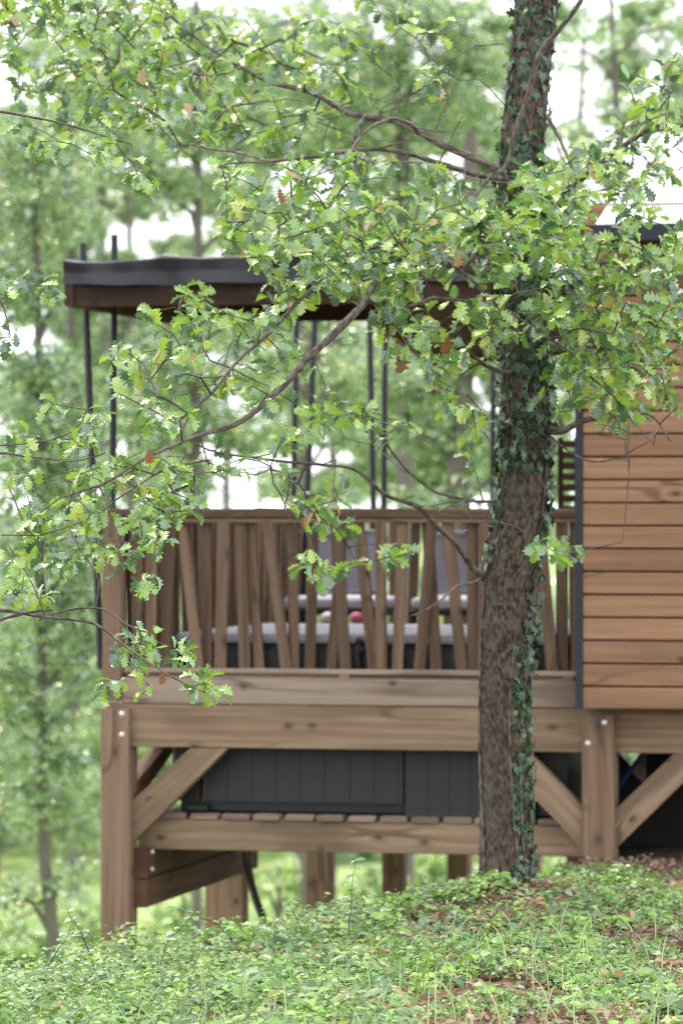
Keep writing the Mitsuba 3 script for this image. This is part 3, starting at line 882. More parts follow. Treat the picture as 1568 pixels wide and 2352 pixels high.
SPRAYS = [
    (120, 70, 170, 110, 1.0), (330, 60, 150, 90, .9), (200, 190, 160, 80, .8), (430, 150, 140, 90, .8), (380, 260, 120, 60, .7), (560, 120, 150, 90, .7), (700, 110, 120, 80, .6),
    (620, 260, 150, 70, .6), (100, 290, 110, 60, .4), (500, 330, 120, 50, .45), (820, 180, 100, 70, .5), (880, 40, 120, 50, .3), (1000, 150, 90, 90, .3),
    (600, 420, 130, 60, .6), (760, 420, 130, 60, .6), (900, 420, 140, 60, .6), (950, 765, 100, 45, .6), (1080, 790, 90, 45, .6), (1450, 800, 120, 80, .6), (1400, 920, 110, 45, .5), (560, 530, 90, 70, .8), (700, 530, 140, 80, 1), (860, 540, 150, 80, 1), (1010, 500, 140, 80, 1),
    (1130, 540, 120, 80, 1), (1240, 540, 110, 80, 1), (1000, 620, 160, 60, .9), (830, 640, 140, 60, .9), (700, 640, 90, 50, .7), (1260, 430, 100, 60, .8),
    (1380, 400, 110, 80, .8), (1500, 330, 90, 80, .8), (1500, 220, 80, 60, .4), (1540, 120, 40, 60, .4), (1420, 560, 140, 80, 1), (1520, 620, 80, 90, 1), (1300, 650, 110, 70, 1),
    (1430, 730, 140, 80, 1), (1530, 780, 70, 80, .9), (1330, 790, 100, 70, .9), (1420, 870, 120, 50, .7), (1530, 930, 50, 60, .5), (1300, 900, 60, 50, .6),
    (1180, 720, 90, 60, .8), (1060, 720, 110, 50, .7), (920, 740, 70, 40, .5), (1060, 840, 80, 40, .5), (1000, 930, 90, 60, .45), (860, 960, 80, 60, .45), (740, 960, 70, 60, .45),
    (620, 760, 110, 70, .5), (480, 740, 110, 60, .5), (380, 760, 90, 60, .4), (560, 900, 110, 60, .5), (380, 900, 100, 70, .4), (300, 830, 50, 80, .4),
    (470, 1040, 110, 50, .5), (620, 1060, 90, 50, .25), (240, 1120, 150, 60, .7), (360, 1150, 110, 50, .7), (150, 1230, 140, 60, .8), (280, 1260, 60, 60, .7), (60, 1190, 80, 60, .6),
    (770, 1165, 80, 45, .9), (740, 1310, 65, 25, .9), (830, 1300, 40, 20, .6), (925, 1265, 50, 25, .7), (1290, 1270, 30, 40, .8), (1100, 1010, 50, 60, .4), (430, 685, 40, 18, .6),
]
PXC = 980.0
targets = []
for cx, cy, rx, ry, den in SPRAYS:
    den *= 1.2 if cx > 1220 and cy > 380 else .95
    n = max(2, int(round(math.pi * rx * ry * den / PXC)))
    for _ in range(n):
        r_, a_ = math.sqrt(random.random()) , random.random() * 6.283
        x, y = cx + rx * 1.05 * r_ * math.cos(a_), cy + ry * 1.05 * r_ * math.sin(a_)
        base = 19.3 + 1.2 * min(1, max(0, (x - 300) / 900)) + (2.2 if cy < 340 and cx < 1000 else 0)
        targets.append(at(x, y, base + random.uniform(-1.3, 1.1)))
LEAFY = len(targets)
for cx, cy, rx, ry, n in ((1000, 220, 150, 130, 38), (840, 330, 130, 90, 22), (620, 240, 120, 60, 10), (1080, 420, 90, 60, 14), (880, 980, 180, 90, 22), (560, 1080, 160, 60, 20), (420, 1130, 140, 70, 16), (1420, 1010, 110, 50, 10),
                          (700, 1180, 120, 40, 8), (1040, 1190, 80, 60, 10), (470, 820, 120, 120, 16), (1280, 260, 60, 90, 8), (150, 1120, 120, 50, 10)):
    for _ in range(n):
        targets.append(at(random.gauss(cx, rx * .6), random.gauss(cy, ry * .6), 19.6 + random.uniform(-1, 1.2) + (1.2 if cy < 340 else 0)))
targets = np.array(targets)


def grow(nodes, nrad, npar, targets, seg=.10, maxlen=3.0):
    """join every target to the nearest point of the growing skeleton by a bent twig; returns tips with their directions"""
    N0 = np.array(nodes)
    d0 = np.array([np.min(np.linalg.norm(N0 - t_, axis=1)) for t_ in targets])
    order = np.argsort(d0)
    A = np.zeros((len(nodes) + len(targets) * 14, 3)); A[:len(nodes)] = N0
    cnt = len(nodes)
    tips = []
    for o in order:
        t_ = targets[o]
        dv = t_ - A[:cnt]
        d = np.linalg.norm(dv * [1, .8, 1.25], axis=1)
        j = int(np.argmin(d))
        dl = np.linalg.norm(dv[j])
        n = max(1, min(12, int(dl / seg)))
        bend = rng.normal(0, .10 * dl, 3); bend[2] += .08 * dl
        p0, par = A[j].copy(), j
        for k in range(1, n + 1):
            f = k / n
            p = p0 + (t_ - p0) * f + bend * (4 * f * (1 - f)) * .5 + rng.normal(0, .006, 3) * (k < n)
            A[cnt] = p; npar.append(par); nrad.append(0); par = cnt; cnt += 1
        prev = A[npar[par]]
        tips.append((par, t_, unit(t_ - prev), o))
    return A[:cnt], tips


def twigs(A, npar, nrad, r0=.0027, skip=0):
    n = len(A)
    load = np.zeros(n)
    par = np.array(npar)
    for i in range(n - 1, -1, -1):
        if nrad[i] == 0:
            load[i] = max(load[i], 1)
            if par[i] >= 0: load[par[i]] += load[i] * .9
    rr = np.where(np.array(nrad) > 0, np.array(nrad), r0 * np.sqrt(np.maximum(load, 1)))
    ix = np.array([i for i in range(n) if nrad[i] == 0])
    p0, p1 = A[par[ix]], A[ix]
    ra, rb = np.minimum(rr[par[ix]], rr[ix] * 1.4), rr[ix]
    d = p1 - p0
    d /= np.linalg.norm(d, axis=1, keepdims=True) + 1e-9
    ex = np.cross(d, [0.3, .2, 1.0]); ex /= np.linalg.norm(ex, axis=1, keepdims=True)
    ey = np.cross(d, ex)
    S_ = 5
    a = np.arange(S_) * 2 * np.pi / S_
    ring = np.cos(a)[None, :, None] * ex[:, None] + np.sin(a)[None, :, None] * ey[:, None]
    V = np.concatenate([p0[:, None] + ring * ra[:, None, None], p1[:, None] + ring * rb[:, None, None]], 1)
    j = np.arange(S_)
    f = np.concatenate([np.stack([j, j + S_, (j + 1) % S_], 1), np.stack([(j + 1) % S_, j + S_, (j + 1) % S_ + S_], 1)])
    Fc = (f[None, :, ::-1] + (np.arange(len(ix)) * 2 * S_)[:, None, None]).reshape(-1, 3)
    UV = np.zeros((len(ix), 2 * S_, 2)); UV[..., 0] = np.tile(a * .004, 2)[None]; UV[..., 1] = V[..., 0] + V[..., 2]
    return V.reshape(-1, 3), Fc, UV.reshape(-1, 2)


def leaves_at(tips, A, npar, lo, hi, size=(.048, .112), r=rng, up=1.0, rand=.58):
    P, D, Nn, Sz = [], [], [], []
    for par, t_, d, _o in tips:
        if r.random() < .15: continue
        n = r.integers(lo, hi + 1)
        back = A[npar[par]]
        for k in range(n):
            f = r.random() ** 1.6
            p = t_ + (back - t_) * f * 1.1 + r.normal(0, .012, 3)
            side = r.normal(0, 1, 3); side -= d * side.dot(d); side = unit(side)
            dd = unit(d * (.9 - .5 * f) + side * (.9) + np.array([0, 0, -.28]))
            nn = unit(np.array([0, -.16, up]) + r.normal(0, rand, 3) * .75)
            P.append(p); D.append(dd); Nn.append(nn); Sz.append(r.uniform(*size))
    return np.array(P), np.array(D), np.array(Nn), np.array(Sz)


A, tips = grow(nodes, nrad, npar, targets)
V, Fc, UV = twigs(A, npar, nrad)
put('twigs', mikit.ply((V, Fc), 'bark_limb', smooth=True, uv=UV), oak, kind='stuff')
tips = [t_ for t_ in tips if t_[3] < LEAFY]
P, D, Nn, Sz = leaves_at(tips, A, npar, 5, 9)
Rm = frames(len(P), D, Nn, rng.normal(0, .35, len(P)))
col = rcol(rng, len(P), OAKC, OAKP)


def mat4(R, p, s):
    m = np.eye(4); m[:3, :3] = R * s; m[:3, 3] = p
    return T(m.tolist())


def split_leaves(name, owner, protos, P, Rm, Sz, palette, pcol, bsdf, many, limit=300):
    """the limit largest-showing leaves as parts (nearest to the eye, inside the frame), the rest as one mass"""
    inside = (np.abs(P[:, 0] / P[:, 1]) < CX / F) & (np.abs((P[:, 2] - EYE) / P[:, 1]) < CY / F)
    face = np.abs(np.einsum('ni,ni->n', Rm[:, :, 2], (P - [0, 0, EYE]) / np.linalg.norm(P - [0, 0, EYE], axis=1, keepdims=True)))
    big = Sz ** 2 * (face + .15) / P[:, 1] ** 2 * inside
    order = np.argsort(-big)[:limit]
    plys = {}
    for q, i_ in enumerate(order):
        k = (i_ % len(protos), int(rng.integers(len(palette) - 1)))
        if k not in plys:
            c = np.tile(np.array(palette[k[1]]), (len(protos[k[0]][0]), 1))
            plys[k] = mikit.ply(protos[k[0]], bsdf, smooth=True, color=c)
        put('leaf', {**plys[k], 'to_world': mat4(Rm[i_], P[i_], Sz[i_])}, owner)
    rest = np.setdiff1d(np.arange(len(P)), order)
    put(many, leaf_ply(leaf_mesh(protos, P[rest], Rm[rest], Sz[rest], pcol[rest], rest % len(protos)), bsdf), owner, kind='stuff')


split_leaves('oak', oak, OAK, P, Rm, Sz, OAKC[:4] + OAKC[:1], col, 'leaf', 'foliage')
# a few dry brown leaves still hanging
for (x, y, Y, s_) in ((915, 820, 19.6, .125), (1030, 790, 19.8, .10), (330, 175, 19.3, .08), (640, 455, 19.6, .08), (1055, 600, 19.4, .085), (375, 1562, 16.4, .06), (340, 1050, 18.4, .09)):
    d = unit(np.array([random.uniform(-.5, .5), random.uniform(-.4, .4), -1]))
    Rl = frames(1, d[None], np.array([[.3, -1, .2]]), np.zeros(1))[0]
    c = np.array(random.choice([(.36, .20, .10), (.42, .29, .16), (.30, .15, .07)]))
    pv, pf = OAK[4 if s_ > .1 else random.randrange(5)]
    pv = pv.copy(); pv[:, 2] += 1.6 * pv[:, 1] ** 2 + .06 * np.sin(pv[:, 0] * 9)
    put('dry_leaf', {**mikit.ply((pv, pf), 'leaf_dry', smooth=True, color=np.tile(c, (len(pv), 1))), 'to_world': mat4(Rl, at(x, y - 25, Y), s_)}, oak)
# upper crown, above the frame: it shades deck and ground
n = 1200
cp = rng.normal(0, 1, (n, 3)) * [2.3, 2.2, 1.0] + [.6, 20.5, 8.2]
cp = cp[cp[:, 2] > 5.9]
Rm2 = frames(len(cp), rng.normal(0, 1, (len(cp), 3)), rng.normal(0, .5, (len(cp), 3)) + [0, 0, 1], rng.normal(0, .4, len(cp)))
put('crown', leaf_ply(leaf_mesh(CHEAP, cp, Rm2, rng.uniform(.14, .24, len(cp)), rcol(rng, len(cp), OAKC, OAKP)), 'leaf'), oak, kind='stuff')
for q in range(7):
    a_ = q * .9
    b0 = np.array([.95, 21.4, 5.2 + .35 * q])
    e = b0 + np.array([math.cos(a_) * 2.2, math.sin(a_) * 2.0, 1.6])
    V, Fc, UV = tube([b0, b0 * .6 + e * .4 + [0, 0, .2], e], [.05, .035, .012], 8)
    put('limb', mikit.ply((V, Fc), 'bark_limb', smooth=True, uv=UV), oak)

# ------------------------------------------------------------------ ivy on the trunk
ivy = thing('ivy', 'dark green ivy climbing the oak trunk', 'ivy')
ip, inn, isz = [], [], []
ZS = TP[:, 2]


def trunk_at(z):
    return np.array([np.interp(z, ZS, TP[:, c]) for c in range(3)]), np.interp(z, ZS, TR)


def y2z(y): return EYE + (CY - y) / F * 21.0


def ivy_patch(y0, y1, a0, a1, n, k=1.0):
    for _ in range(n):
        y = random.uniform(y0, y1)
        a_ = math.radians(random.uniform(a0, a1))         # 0 = towards the camera, + = right
        c, r_ = trunk_at(y2z(y))
        nn = np.array([math.sin(a_), -math.cos(a_), 0])
        ip.append(c + nn * (r_ + random.uniform(.008, .04))); inn.append(nn); isz.append(k * random.uniform(.030, .058))


ivy_patch(1480, 2010, 14, 80, 270, .8)
ivy_patch(1330, 1480, 40, 85, 40)
ivy_patch(1030, 1330, 45, 95, 70)
ivy_patch(930, 1300, -95, -45, 80)
ivy_patch(560, 1080, -95, 95, 480)
ivy_patch(300, 600, -90, 90, 210)
ivy_patch(-60, 320, -95, 95, 170)
ip, inn, isz = map(np.array, (ip, inn, isz))
dd = np.array([0, 0, -1.0]) + rng.normal(0, .45, (len(ip), 3))
nz = inn + np.array([0, 0, .45]) + rng.normal(0, .3, (len(ip), 3))
Ri = frames(len(ip), dd, nz, rng.normal(0, .25, len(ip)))
IVC = [(.022, .07, .026), (.034, .095, .034), (.018, .05, .024), (.11, .22, .05), (.05, .11, .05)]
icol = rcol(rng, len(ip), IVC, [.34, .3, .22, .06, .08])
split_leaves('ivy', ivy, IVY, ip, Ri, isz, IVC[:3] + IVC[:1], icol, 'leaf_gloss', 'foliage')
for a_ in (22, 48, 64, -60):
    zs = np.linspace(y2z(2020), y2z(-60 if a_ != 22 else 1450), 90)
    pts = []
    for z in zs:
        aa = math.radians(a_ + 14 * math.sin(z * 2.3 + a_))
        c, r_ = trunk_at(z)
        pts.append(c + np.array([math.sin(aa), -math.cos(aa), 0]) * (r_ + .014))
    V, Fc, UV = tube(pts, np.linspace(.008, .004, 90), 6)
    put('stem', mikit.ply((V, Fc), 'bark_limb', smooth=True, uv=UV), ivy)

# ------------------------------------------------------------------ second oak, its trunk out of frame on the left
oak2 = thing('oak_tree', 'oak outside the left edge reaching in with sharp twigs and leaves', 'tree')
tb0 = np.array([-2.15, 16.4, gz(-2.15, 16.4) - .1])
V, Fc, UV = tube([tb0, tb0 + [.03, 0, 2], tb0 + [-.05, .05, 4.5], tb0 + [.05, 0, 8]], [.17, .14, .12, .07], 20)
put('trunk', mikit.ply((V, Fc), 'bark', smooth=True, uv=UV), oak2)
L2 = [
    [(-480, 1480, 16.5, 24), (-250, 1420, 16.4, 16), (0, 1405, 16.3, 9), (90, 1420, 16.3, 8), (210, 1435, 16.3, 7), (300, 1500, 16.2, 5), (400, 1560, 16.2, 4), (470, 1590, 16.1, 3)],
    [(90, 1420, 16.3, 5), (215, 1398, 16.3, 5), (310, 1445, 16.3, 4), (350, 1455, 16.3, 3)],
    [(215, 1400, 16.3, 4), (225, 1340, 16.3, 4), (180, 1260, 16.35, 3), (160, 1215, 16.4, 3)],
    [(310, 1440, 16.3, 4), (318, 1370, 16.2, 3), (350, 1290, 16.2, 3), (360, 1240, 16.2, 2)],
    [(310, 1445, 16.3, 4), (308, 1520, 16.2, 3), (350, 1580, 16.2, 3)],
    [(100, 1410, 16.3, 4), (75, 1340, 16.3, 3), (20, 1250, 16.3, 3)],
    [(-480, 1120, 16.6, 20), (-200, 1060, 16.5, 12), (0, 1042, 16.4, 6), (60, 1055, 16.4, 5), (150, 1058, 16.3, 4), (240, 1040, 16.3, 3)],
    [(0, 1020, 16.5, 4), (90, 1018, 16.4, 4), (170, 990, 16.4, 3), (200, 940, 16.4, 3)],
    [(-480, 800, 16.6, 18), (-200, 700, 16.5, 10), (0, 672, 16.4, 5), (60, 650, 16.4, 3)],
    [(0, 680, 16.4, 4), (15, 720, 16.4, 3), (25, 770, 16.4, 3)],
    [(-480, 300, 16.9, 18), (-200, 250, 16.8, 10), (0, 252, 16.7, 6), (90, 268, 16.7, 5), (190, 300, 16.7, 4), (300, 330, 16.6, 3)],
    [(-480, 1750, 16.5, 18), (-250, 1560, 16.4, 12), (-60, 1440, 16.3, 8), (120, 1405, 16.3, 5)],
]
nodes, nrad, npar = [], [], []
for lm in L2:
    P, R = poly3(lm, .045, .012)
    V, Fc, UV = tube(P, R, 8)
    put('limb', mikit.ply((V, Fc), 'bark_limb', smooth=True, uv=UV), oak2)
    for p, r_ in zip(P[1:], R[1:]):
        nodes.append(p); nrad.append(r_); npar.append(-1)
SP2 = [(330, 1470, 30, 20, 4), (400, 1495, 45, 22, 6), (455, 1570, 40, 22, 5), (490, 1590, 15, 10, 2), (300, 1500, 30, 20, 3), (250, 1590, 25, 20, 2), (340, 1580, 20, 15, 2), (100, 1300, 60, 30, 5), (30, 1340, 40, 30, 4),
       (350, 1250, 20, 30, 3), (340, 1340, 25, 20, 3), (110, 1370, 30, 20, 3), (40, 1090, 50, 25, 3), (190, 1020, 70, 25, 5), (230, 950, 40, 20, 3), (130, 940, 30, 14, 2), (40, 650, 45, 25, 4), (110, 660, 30, 15, 2), (20, 750, 22, 40, 3),
       (110, 320, 40, 25, 3), (230, 340, 60, 25, 4), (320, 410, 30, 35, 4), (300, 345, 30, 20, 2), (30, 1000, 30, 20, 2)]
tg = []
for cx, cy, rx, ry, n in SP2:
    for _ in range(n):
        tg.append(at(random.gauss(cx, rx * .5), random.gauss(cy, ry * .5), 16.35 + random.uniform(-.35, .35)))
A, tips = grow(nodes, nrad, npar, np.array(tg), .06)
V, Fc, UV = twigs(A, npar, nrad, .0015)
put('twigs', mikit.ply((V, Fc), 'bark_limb', smooth=True, uv=UV), oak2, kind='stuff')
P, D, Nn, Sz = leaves_at(tips, A, npar, 4, 7, (.055, .085), up=1.0, rand=.45)
Rm = frames(len(P), D, Nn, rng.normal(0, .3, len(P)))
col = rcol(rng, len(P), OAKC, OAKP)
split_leaves('oak', oak2, OAK, P, Rm, Sz, OAKC[:4] + OAKC[:1], col, 'leaf', 'foliage')
n = 600
cp = rng.normal(0, 1, (n, 3)) * [1.6, 1.7, .9] + [-2.3, 16.4, 7.2]
cp = cp[cp[:, 2] > 5.4]
Rm2 = frames(len(cp), rng.normal(0, 1, (len(cp), 3)), rng.normal(0, .5, (len(cp), 3)) + [0, 0, 1], rng.normal(0, .4, len(cp)))
put('crown', leaf_ply(leaf_mesh(CHEAP, cp, Rm2, rng.uniform(.14, .22, len(cp)), rcol(rng, len(cp), OAKC, OAKP)), 'leaf'), oak2, kind='stuff')

# ------------------------------------------------------------------ trees behind
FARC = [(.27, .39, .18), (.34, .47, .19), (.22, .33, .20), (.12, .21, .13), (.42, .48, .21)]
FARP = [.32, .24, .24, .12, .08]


def far_tree(label, Y, trunk, blobs, name='woodland_tree', cols=FARC, dens=1.0, leaf=(.07, .12), zbase=None):
    r = np.random.default_rng(int(Y * 100) + len(blobs))
    key = thing(name, label, 'shrub' if name == 'meadow_shrub' else 'tree', 'shrubs on the meadow' if name == 'meadow_shrub' else 'trees in the wood behind the deck')
    TPt = [at(x, y, Y) for x, y, w in trunk]
    rr = [w / F * Y / 2 for x, y, w in trunk]
    base = TPt[0].copy(); base[2] = gz(base[0], base[1]) - .2
    if base[2] < TPt[0][2] - .3:
        TPt.insert(0, base); rr.insert(0, rr[0] * 1.15)
    TPt = np.array(TPt)
    V, Fc, UV = tube(TPt, rr, 10)
    put('trunk', mikit.ply((V, Fc), 'bark_far', smooth=True), key)
    P_, lim = [], []
    for cx, cy, rx, ry in blobs:
        c = at(cx, cy, Y)
        h = np.array([rx, (rx + ry) / 2 * 1.15, ry]) / F * Y
        j = int(np.argmin(np.linalg.norm(TPt - c - [0, 0, -.4], axis=1)))
        zt = np.clip(c[2] - .35, TPt[0][2], TPt[-1][2])
        b0 = np.array([np.interp(zt, TPt[:, 2], TPt[:, q]) for q in range(3)])
        lim.append(tube([b0, (b0 + c) / 2 + [0, 0, .12], c], [.035, .025, .01], 6))
        area = math.pi * h[0] * h[2]
        ncl = max(4, int(area * 26))
        u = r.normal(0, 1, (ncl, 3)); u /= np.linalg.norm(u, axis=1, keepdims=True)
        cl = c + u * (r.random((ncl, 1)) ** .45) * h
        nl = int(area * 1250 * dens / ncl) + 1
        P_.append((cl[:, None] + r.normal(0, .085, (ncl, nl, 3)) * [1.2, 1.2, .7]).reshape(-1, 3))
    V, Fc, UV = join(lim)
    put('limbs', mikit.ply((V, Fc), 'bark_far', smooth=True), key, kind='stuff')
    P_ = np.concatenate(P_)
    n = len(P_)
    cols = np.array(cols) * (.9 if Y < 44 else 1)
    R_ = frames(n, r.normal(0, 1, (n, 3)) * [1, 1, .5], r.normal(0, .55, (n, 3)) + [0, 0, .8], r.normal(0, .4, n))
    put('crown', leaf_ply(leaf_mesh(CHEAP, P_, R_, r.uniform(*leaf, n), rcol(r, n, cols, FARP)), 'leaf'), key, kind='stuff')
    return n


nl = 0
nl += far_tree('slender leaning tree with dense foliage left of the deck', 36, [(132, 2240, 34), (100, 1960, 28), (95, 1500, 24), (90, 900, 20), (80, 300, 14)],
               [(80, 480, 150, 120), (50, 640, 110, 110), (150, 690, 70, 60), (90, 850, 130, 80), (120, 960, 140, 80), (100, 1100, 170, 90), (60, 1280, 150, 100), (100, 1440, 150, 90), (60, 1590, 130, 100), (150, 1720, 110, 80),
                (70, 1830, 110, 70), (30, 2060, 60, 50), (140, 2010, 90, 30), (210, 1500, 60, 120), (200, 1300, 60, 80), (90, 330, 120, 60)])
nl += far_tree('pale green tree with thin trunk above the canopy roof', 43, [(452, 1150, 22), (455, 500, 20), (455, 300, 18), (450, 0, 14)],
               [(480, 120, 210, 130), (280, 180, 160, 100), (420, 330, 130, 60), (570, 510, 80, 90), (420, 470, 50, 50), (400, 860, 110, 90), (490, 960, 80, 60), (330, 990, 70, 80), (610, 720, 90, 80), (420, 1000, 50, 90), (260, 420, 60, 50), (470, 700, 60, 50)])
nl += far_tree('tall tree with dark forked trunk behind the oak branches', 50, [(930, 1150, 40), (925, 400, 36), (925, 200, 34), (915, 0, 28)],
               [(760, 90, 200, 130), (950, 90, 160, 130), (900, 300, 150, 100), (1080, 200, 110, 150), (1060, 50, 100, 80), (740, 260, 120, 90), (1000, 430, 110, 60), (820, 420, 100, 60)])
nl += far_tree('tree with stout dark trunk beside the oak trunk', 40, [(1055, 1400, 60), (1052, 1100, 54), (1062, 960, 50), (1070, 700, 44), (1080, 300, 30)],
               [(980, 870, 110, 80), (1100, 830, 80, 60), (950, 1000, 90, 60), (1100, 1010, 50, 60), (880, 870, 80, 70), (1000, 1140, 140, 35), (1220, 1080, 90, 60), (1280, 960, 60, 60)])
nl += far_tree('bushy green tree seen between the thin poles', 45, [(700, 1250, 20), (705, 1000, 18), (710, 760, 12)],
               [(640, 850, 90, 70), (800, 880, 90, 80), (790, 1010, 80, 70), (690, 1000, 55, 60), (620, 1120, 60, 30), (770, 1120, 80, 45), (830, 770, 60, 40)])
nl += far_tree('light feathery tree against the white sky on the right', 46, [(1425, 1000, 22), (1418, 300, 18), (1408, 100, 14), (1400, -50, 10)],
               [(1400, 130, 35, 110), (1545, 60, 50, 90), (1300, 110, 40, 80), (1290, 430, 90, 60), (1500, 420, 70, 45), (1460, 250, 30, 40), (1300, 300, 50, 60), (1540, 250, 40, 60)], dens=.7)
nl += far_tree('small tree on the meadow behind the corner post', 62, [(360, 2000, 16), (365, 1800, 14), (370, 1600, 8)],
               [(360, 1700, 70, 60), (340, 1800, 50, 40), (330, 1500, 60, 50), (230, 1650, 70, 60)])
nl += far_tree('rounded tree on the meadow left of the slender tree', 58, [(-20, 2150, 18), (0, 1900, 14), (10, 1700, 8)],
               [(0, 1750, 110, 80), (20, 1900, 90, 60), (200, 1900, 70, 60), (180, 1800, 60, 60), (190, 2080, 60, 30), (30, 1600, 90, 80)])
nl += far_tree('broad pale tree farther back behind the canopy roof', 66, [(690, 1500, 30), (690, 800, 24), (680, 100, 14)],
               [(200, 110, 200, 130), (650, 300, 130, 110), (700, 610, 80, 90), (880, 560, 150, 90), (1120, 640, 120, 110), (900, 900, 150, 110), (710, 900, 90, 70), (640, 520, 50, 70), (840, 1060, 100, 60), (560, 880, 60, 60), (830, 330, 140, 110), (480, 250, 110, 70)], leaf=(.10, .16))
nl += far_tree('broad grey green tree farther back at the left', 70, [(170, 1900, 30), (165, 1000, 24), (160, 200, 14)],
               [(110, 350, 150, 140), (160, 900, 130, 110), (200, 1230, 110, 130), (110, 1050, 150, 90), (60, 1450, 120, 120), (190, 1480, 90, 120), (330, 1080, 70, 40), (440, 780, 80, 60), (20, 620, 70, 90), (210, 680, 70, 60), (170, 520, 80, 60)], leaf=(.10, .16))
nl += far_tree('broad tree farther back behind the oak trunk', 68, [(1240, 1500, 30), (1240, 900, 24), (1230, 300, 14)],
               [(1200, 880, 110, 140), (1270, 1070, 90, 90), (1010, 960, 120, 120), (1080, 740, 110, 90), (1230, 520, 80, 110), (1160, 330, 80, 100), (1000, 250, 110, 120), (1010, 1100, 130, 60), (1430, 400, 90, 50), (1420, 260, 40, 40)], leaf=(.10, .16))
nl += far_tree('pale tree far back left of the canopy poles', 84, [(300, 1700, 24), (300, 1000, 20), (295, 250, 12)],
               [(40, 560, 90, 120), (60, 900, 80, 80), (170, 740, 60, 50), (390, 720, 60, 50), (330, 880, 60, 60), (420, 900, 70, 50), (260, 980, 90, 70), (380, 1040, 60, 40), (300, 330, 90, 60), (210, 470, 60, 50), (130, 600, 80, 70), (440, 580, 40, 40), (560, 780, 70, 60)], leaf=(.12, .2), dens=.8)
nl += far_tree('pale tree far back between the deck poles', 88, [(760, 1700, 24), (765, 1000, 20), (770, 250, 12)],
               [(700, 820, 70, 60), (640, 1000, 60, 50), (760, 940, 80, 60), (870, 1000, 90, 70), (960, 820, 80, 80), (780, 700, 110, 60), (640, 1110, 50, 40), (930, 1110, 110, 50), (1000, 560, 100, 80), (560, 440, 60, 50), (850, 200, 120, 80), (620, 200, 100, 80)], leaf=(.12, .2), dens=.8)
nl += far_tree('wide veil of pale foliage high at the far left', 78, [(250, 1700, 24), (240, 900, 20), (230, 100, 12)],
               [(30, 330, 90, 80), (20, 480, 70, 80), (130, 420, 90, 60), (60, 700, 60, 50), (230, 300, 100, 50), (350, 400, 90, 50), (560, 330, 120, 70), (430, 430, 80, 40), (200, 600, 50, 50), (280, 620, 50, 40), (250, 900, 60, 60), (350, 780, 50, 40), (460, 860, 70, 50), (520, 700, 60, 60), (430, 1080, 40, 40)], leaf=(.12, .19))
nl += far_tree('wide veil of pale foliage high at the far right', 80, [(1290, 1700, 24), (1300, 900, 20), (1340, 100, 12)],
               [(1150, 120, 90, 130), (1180, 330, 90, 90), (1280, 480, 80, 60), (1440, 130, 50, 90), (1550, 200, 40, 110), (1290, 30, 60, 30), (1500, 300, 70, 60), (1480, 20, 70, 30), (1100, 480, 90, 70), (860, 480, 110, 70), (960, 640, 80, 60), (1110, 1060, 70, 70)], leaf=(.12, .19))
nl += far_tree('distant pale tree low behind the left half of the deck', 96, [(520, 1700, 24), (520, 900, 16), (510, 350, 8)],
               [(300, 470, 70, 50), (400, 560, 50, 30), (500, 440, 60, 60), (540, 560, 50, 50), (290, 760, 60, 60), (360, 840, 60, 40), (450, 760, 60, 60), (440, 940, 60, 50), (560, 1000, 60, 50), (330, 1120, 70, 40), (440, 1110, 40, 50), (700, 740, 90, 50), (760, 830, 70, 60), (650, 920, 60, 50), (800, 1110, 60, 50), (880, 800, 60, 60), (60, 430, 80, 60), (200, 800, 50, 60)], leaf=(.13, .21), dens=.9)
for q, (x, y, Y, w, hgt, lab) in enumerate(((640, 2020, 47, 70, 30, 'pale shrub on the meadow seen below the platform, farthest left'), (850, 2035, 44, 60, 40, 'pale shrub on the meadow between the rear posts'),
        (1000, 2000, 52, 60, 35, 'pale shrub on the meadow left of the last rear post'), (1270, 1990, 46, 60, 25, 'pale shrub on the meadow right of the oak trunk'), (60, 2170, 50, 90, 50, 'pale shrub on the meadow at the left picture edge'), (190, 2130, 56, 70, 40, 'pale shrub on the meadow beside the corner post'), (420, 2090, 44, 70, 45, 'pale shrub on the meadow below the dark side beams'))):
    nl += far_tree(lab, Y, [(x, y + 60, 10), (x, y, 8), (x, y - hgt, 5)], [(x, y, w, hgt), (x - w * .6, y + 20, w * .6, hgt * .7), (x + w * .7, y + 14, w * .6, hgt * .8)], name='meadow_shrub', cols=[(.30, .44, .14), (.36, .50, .16), (.24, .36, .15), (.16, .27, .12), (.44, .48, .2)], leaf=(.09, .15))
# distant wood at the far side of the meadow
n = 26000
r = np.random.default_rng(5)
cx = r.uniform(-34, 34, 420); cy = r.uniform(118, 165, 420)
ch = r.uniform(1.5, 8.2, 420)
pick = r.integers(0, 420, n)
P_ = np.stack([cx[pick], cy[pick], gz(cx, cy)[pick] + ch[pick]], 1) + r.normal(0, .8, (n, 3)) * [1.2, 1, .8]
R_ = frames(n, r.normal(0, 1, (n, 3)), r.normal(0, .6, (n, 3)) + [0, 0, .8], r.normal(0, .4, n))
put('distant_wood', leaf_ply(leaf_mesh(CHEAP, P_, R_, r.uniform(.7, 1.3, n), rcol(r, n, FARC, FARP)), 'leaf'))
labels['distant_wood'] = {'kind': 'stuff', 'label': 'distant green wood across the meadow', 'category': 'wood'}

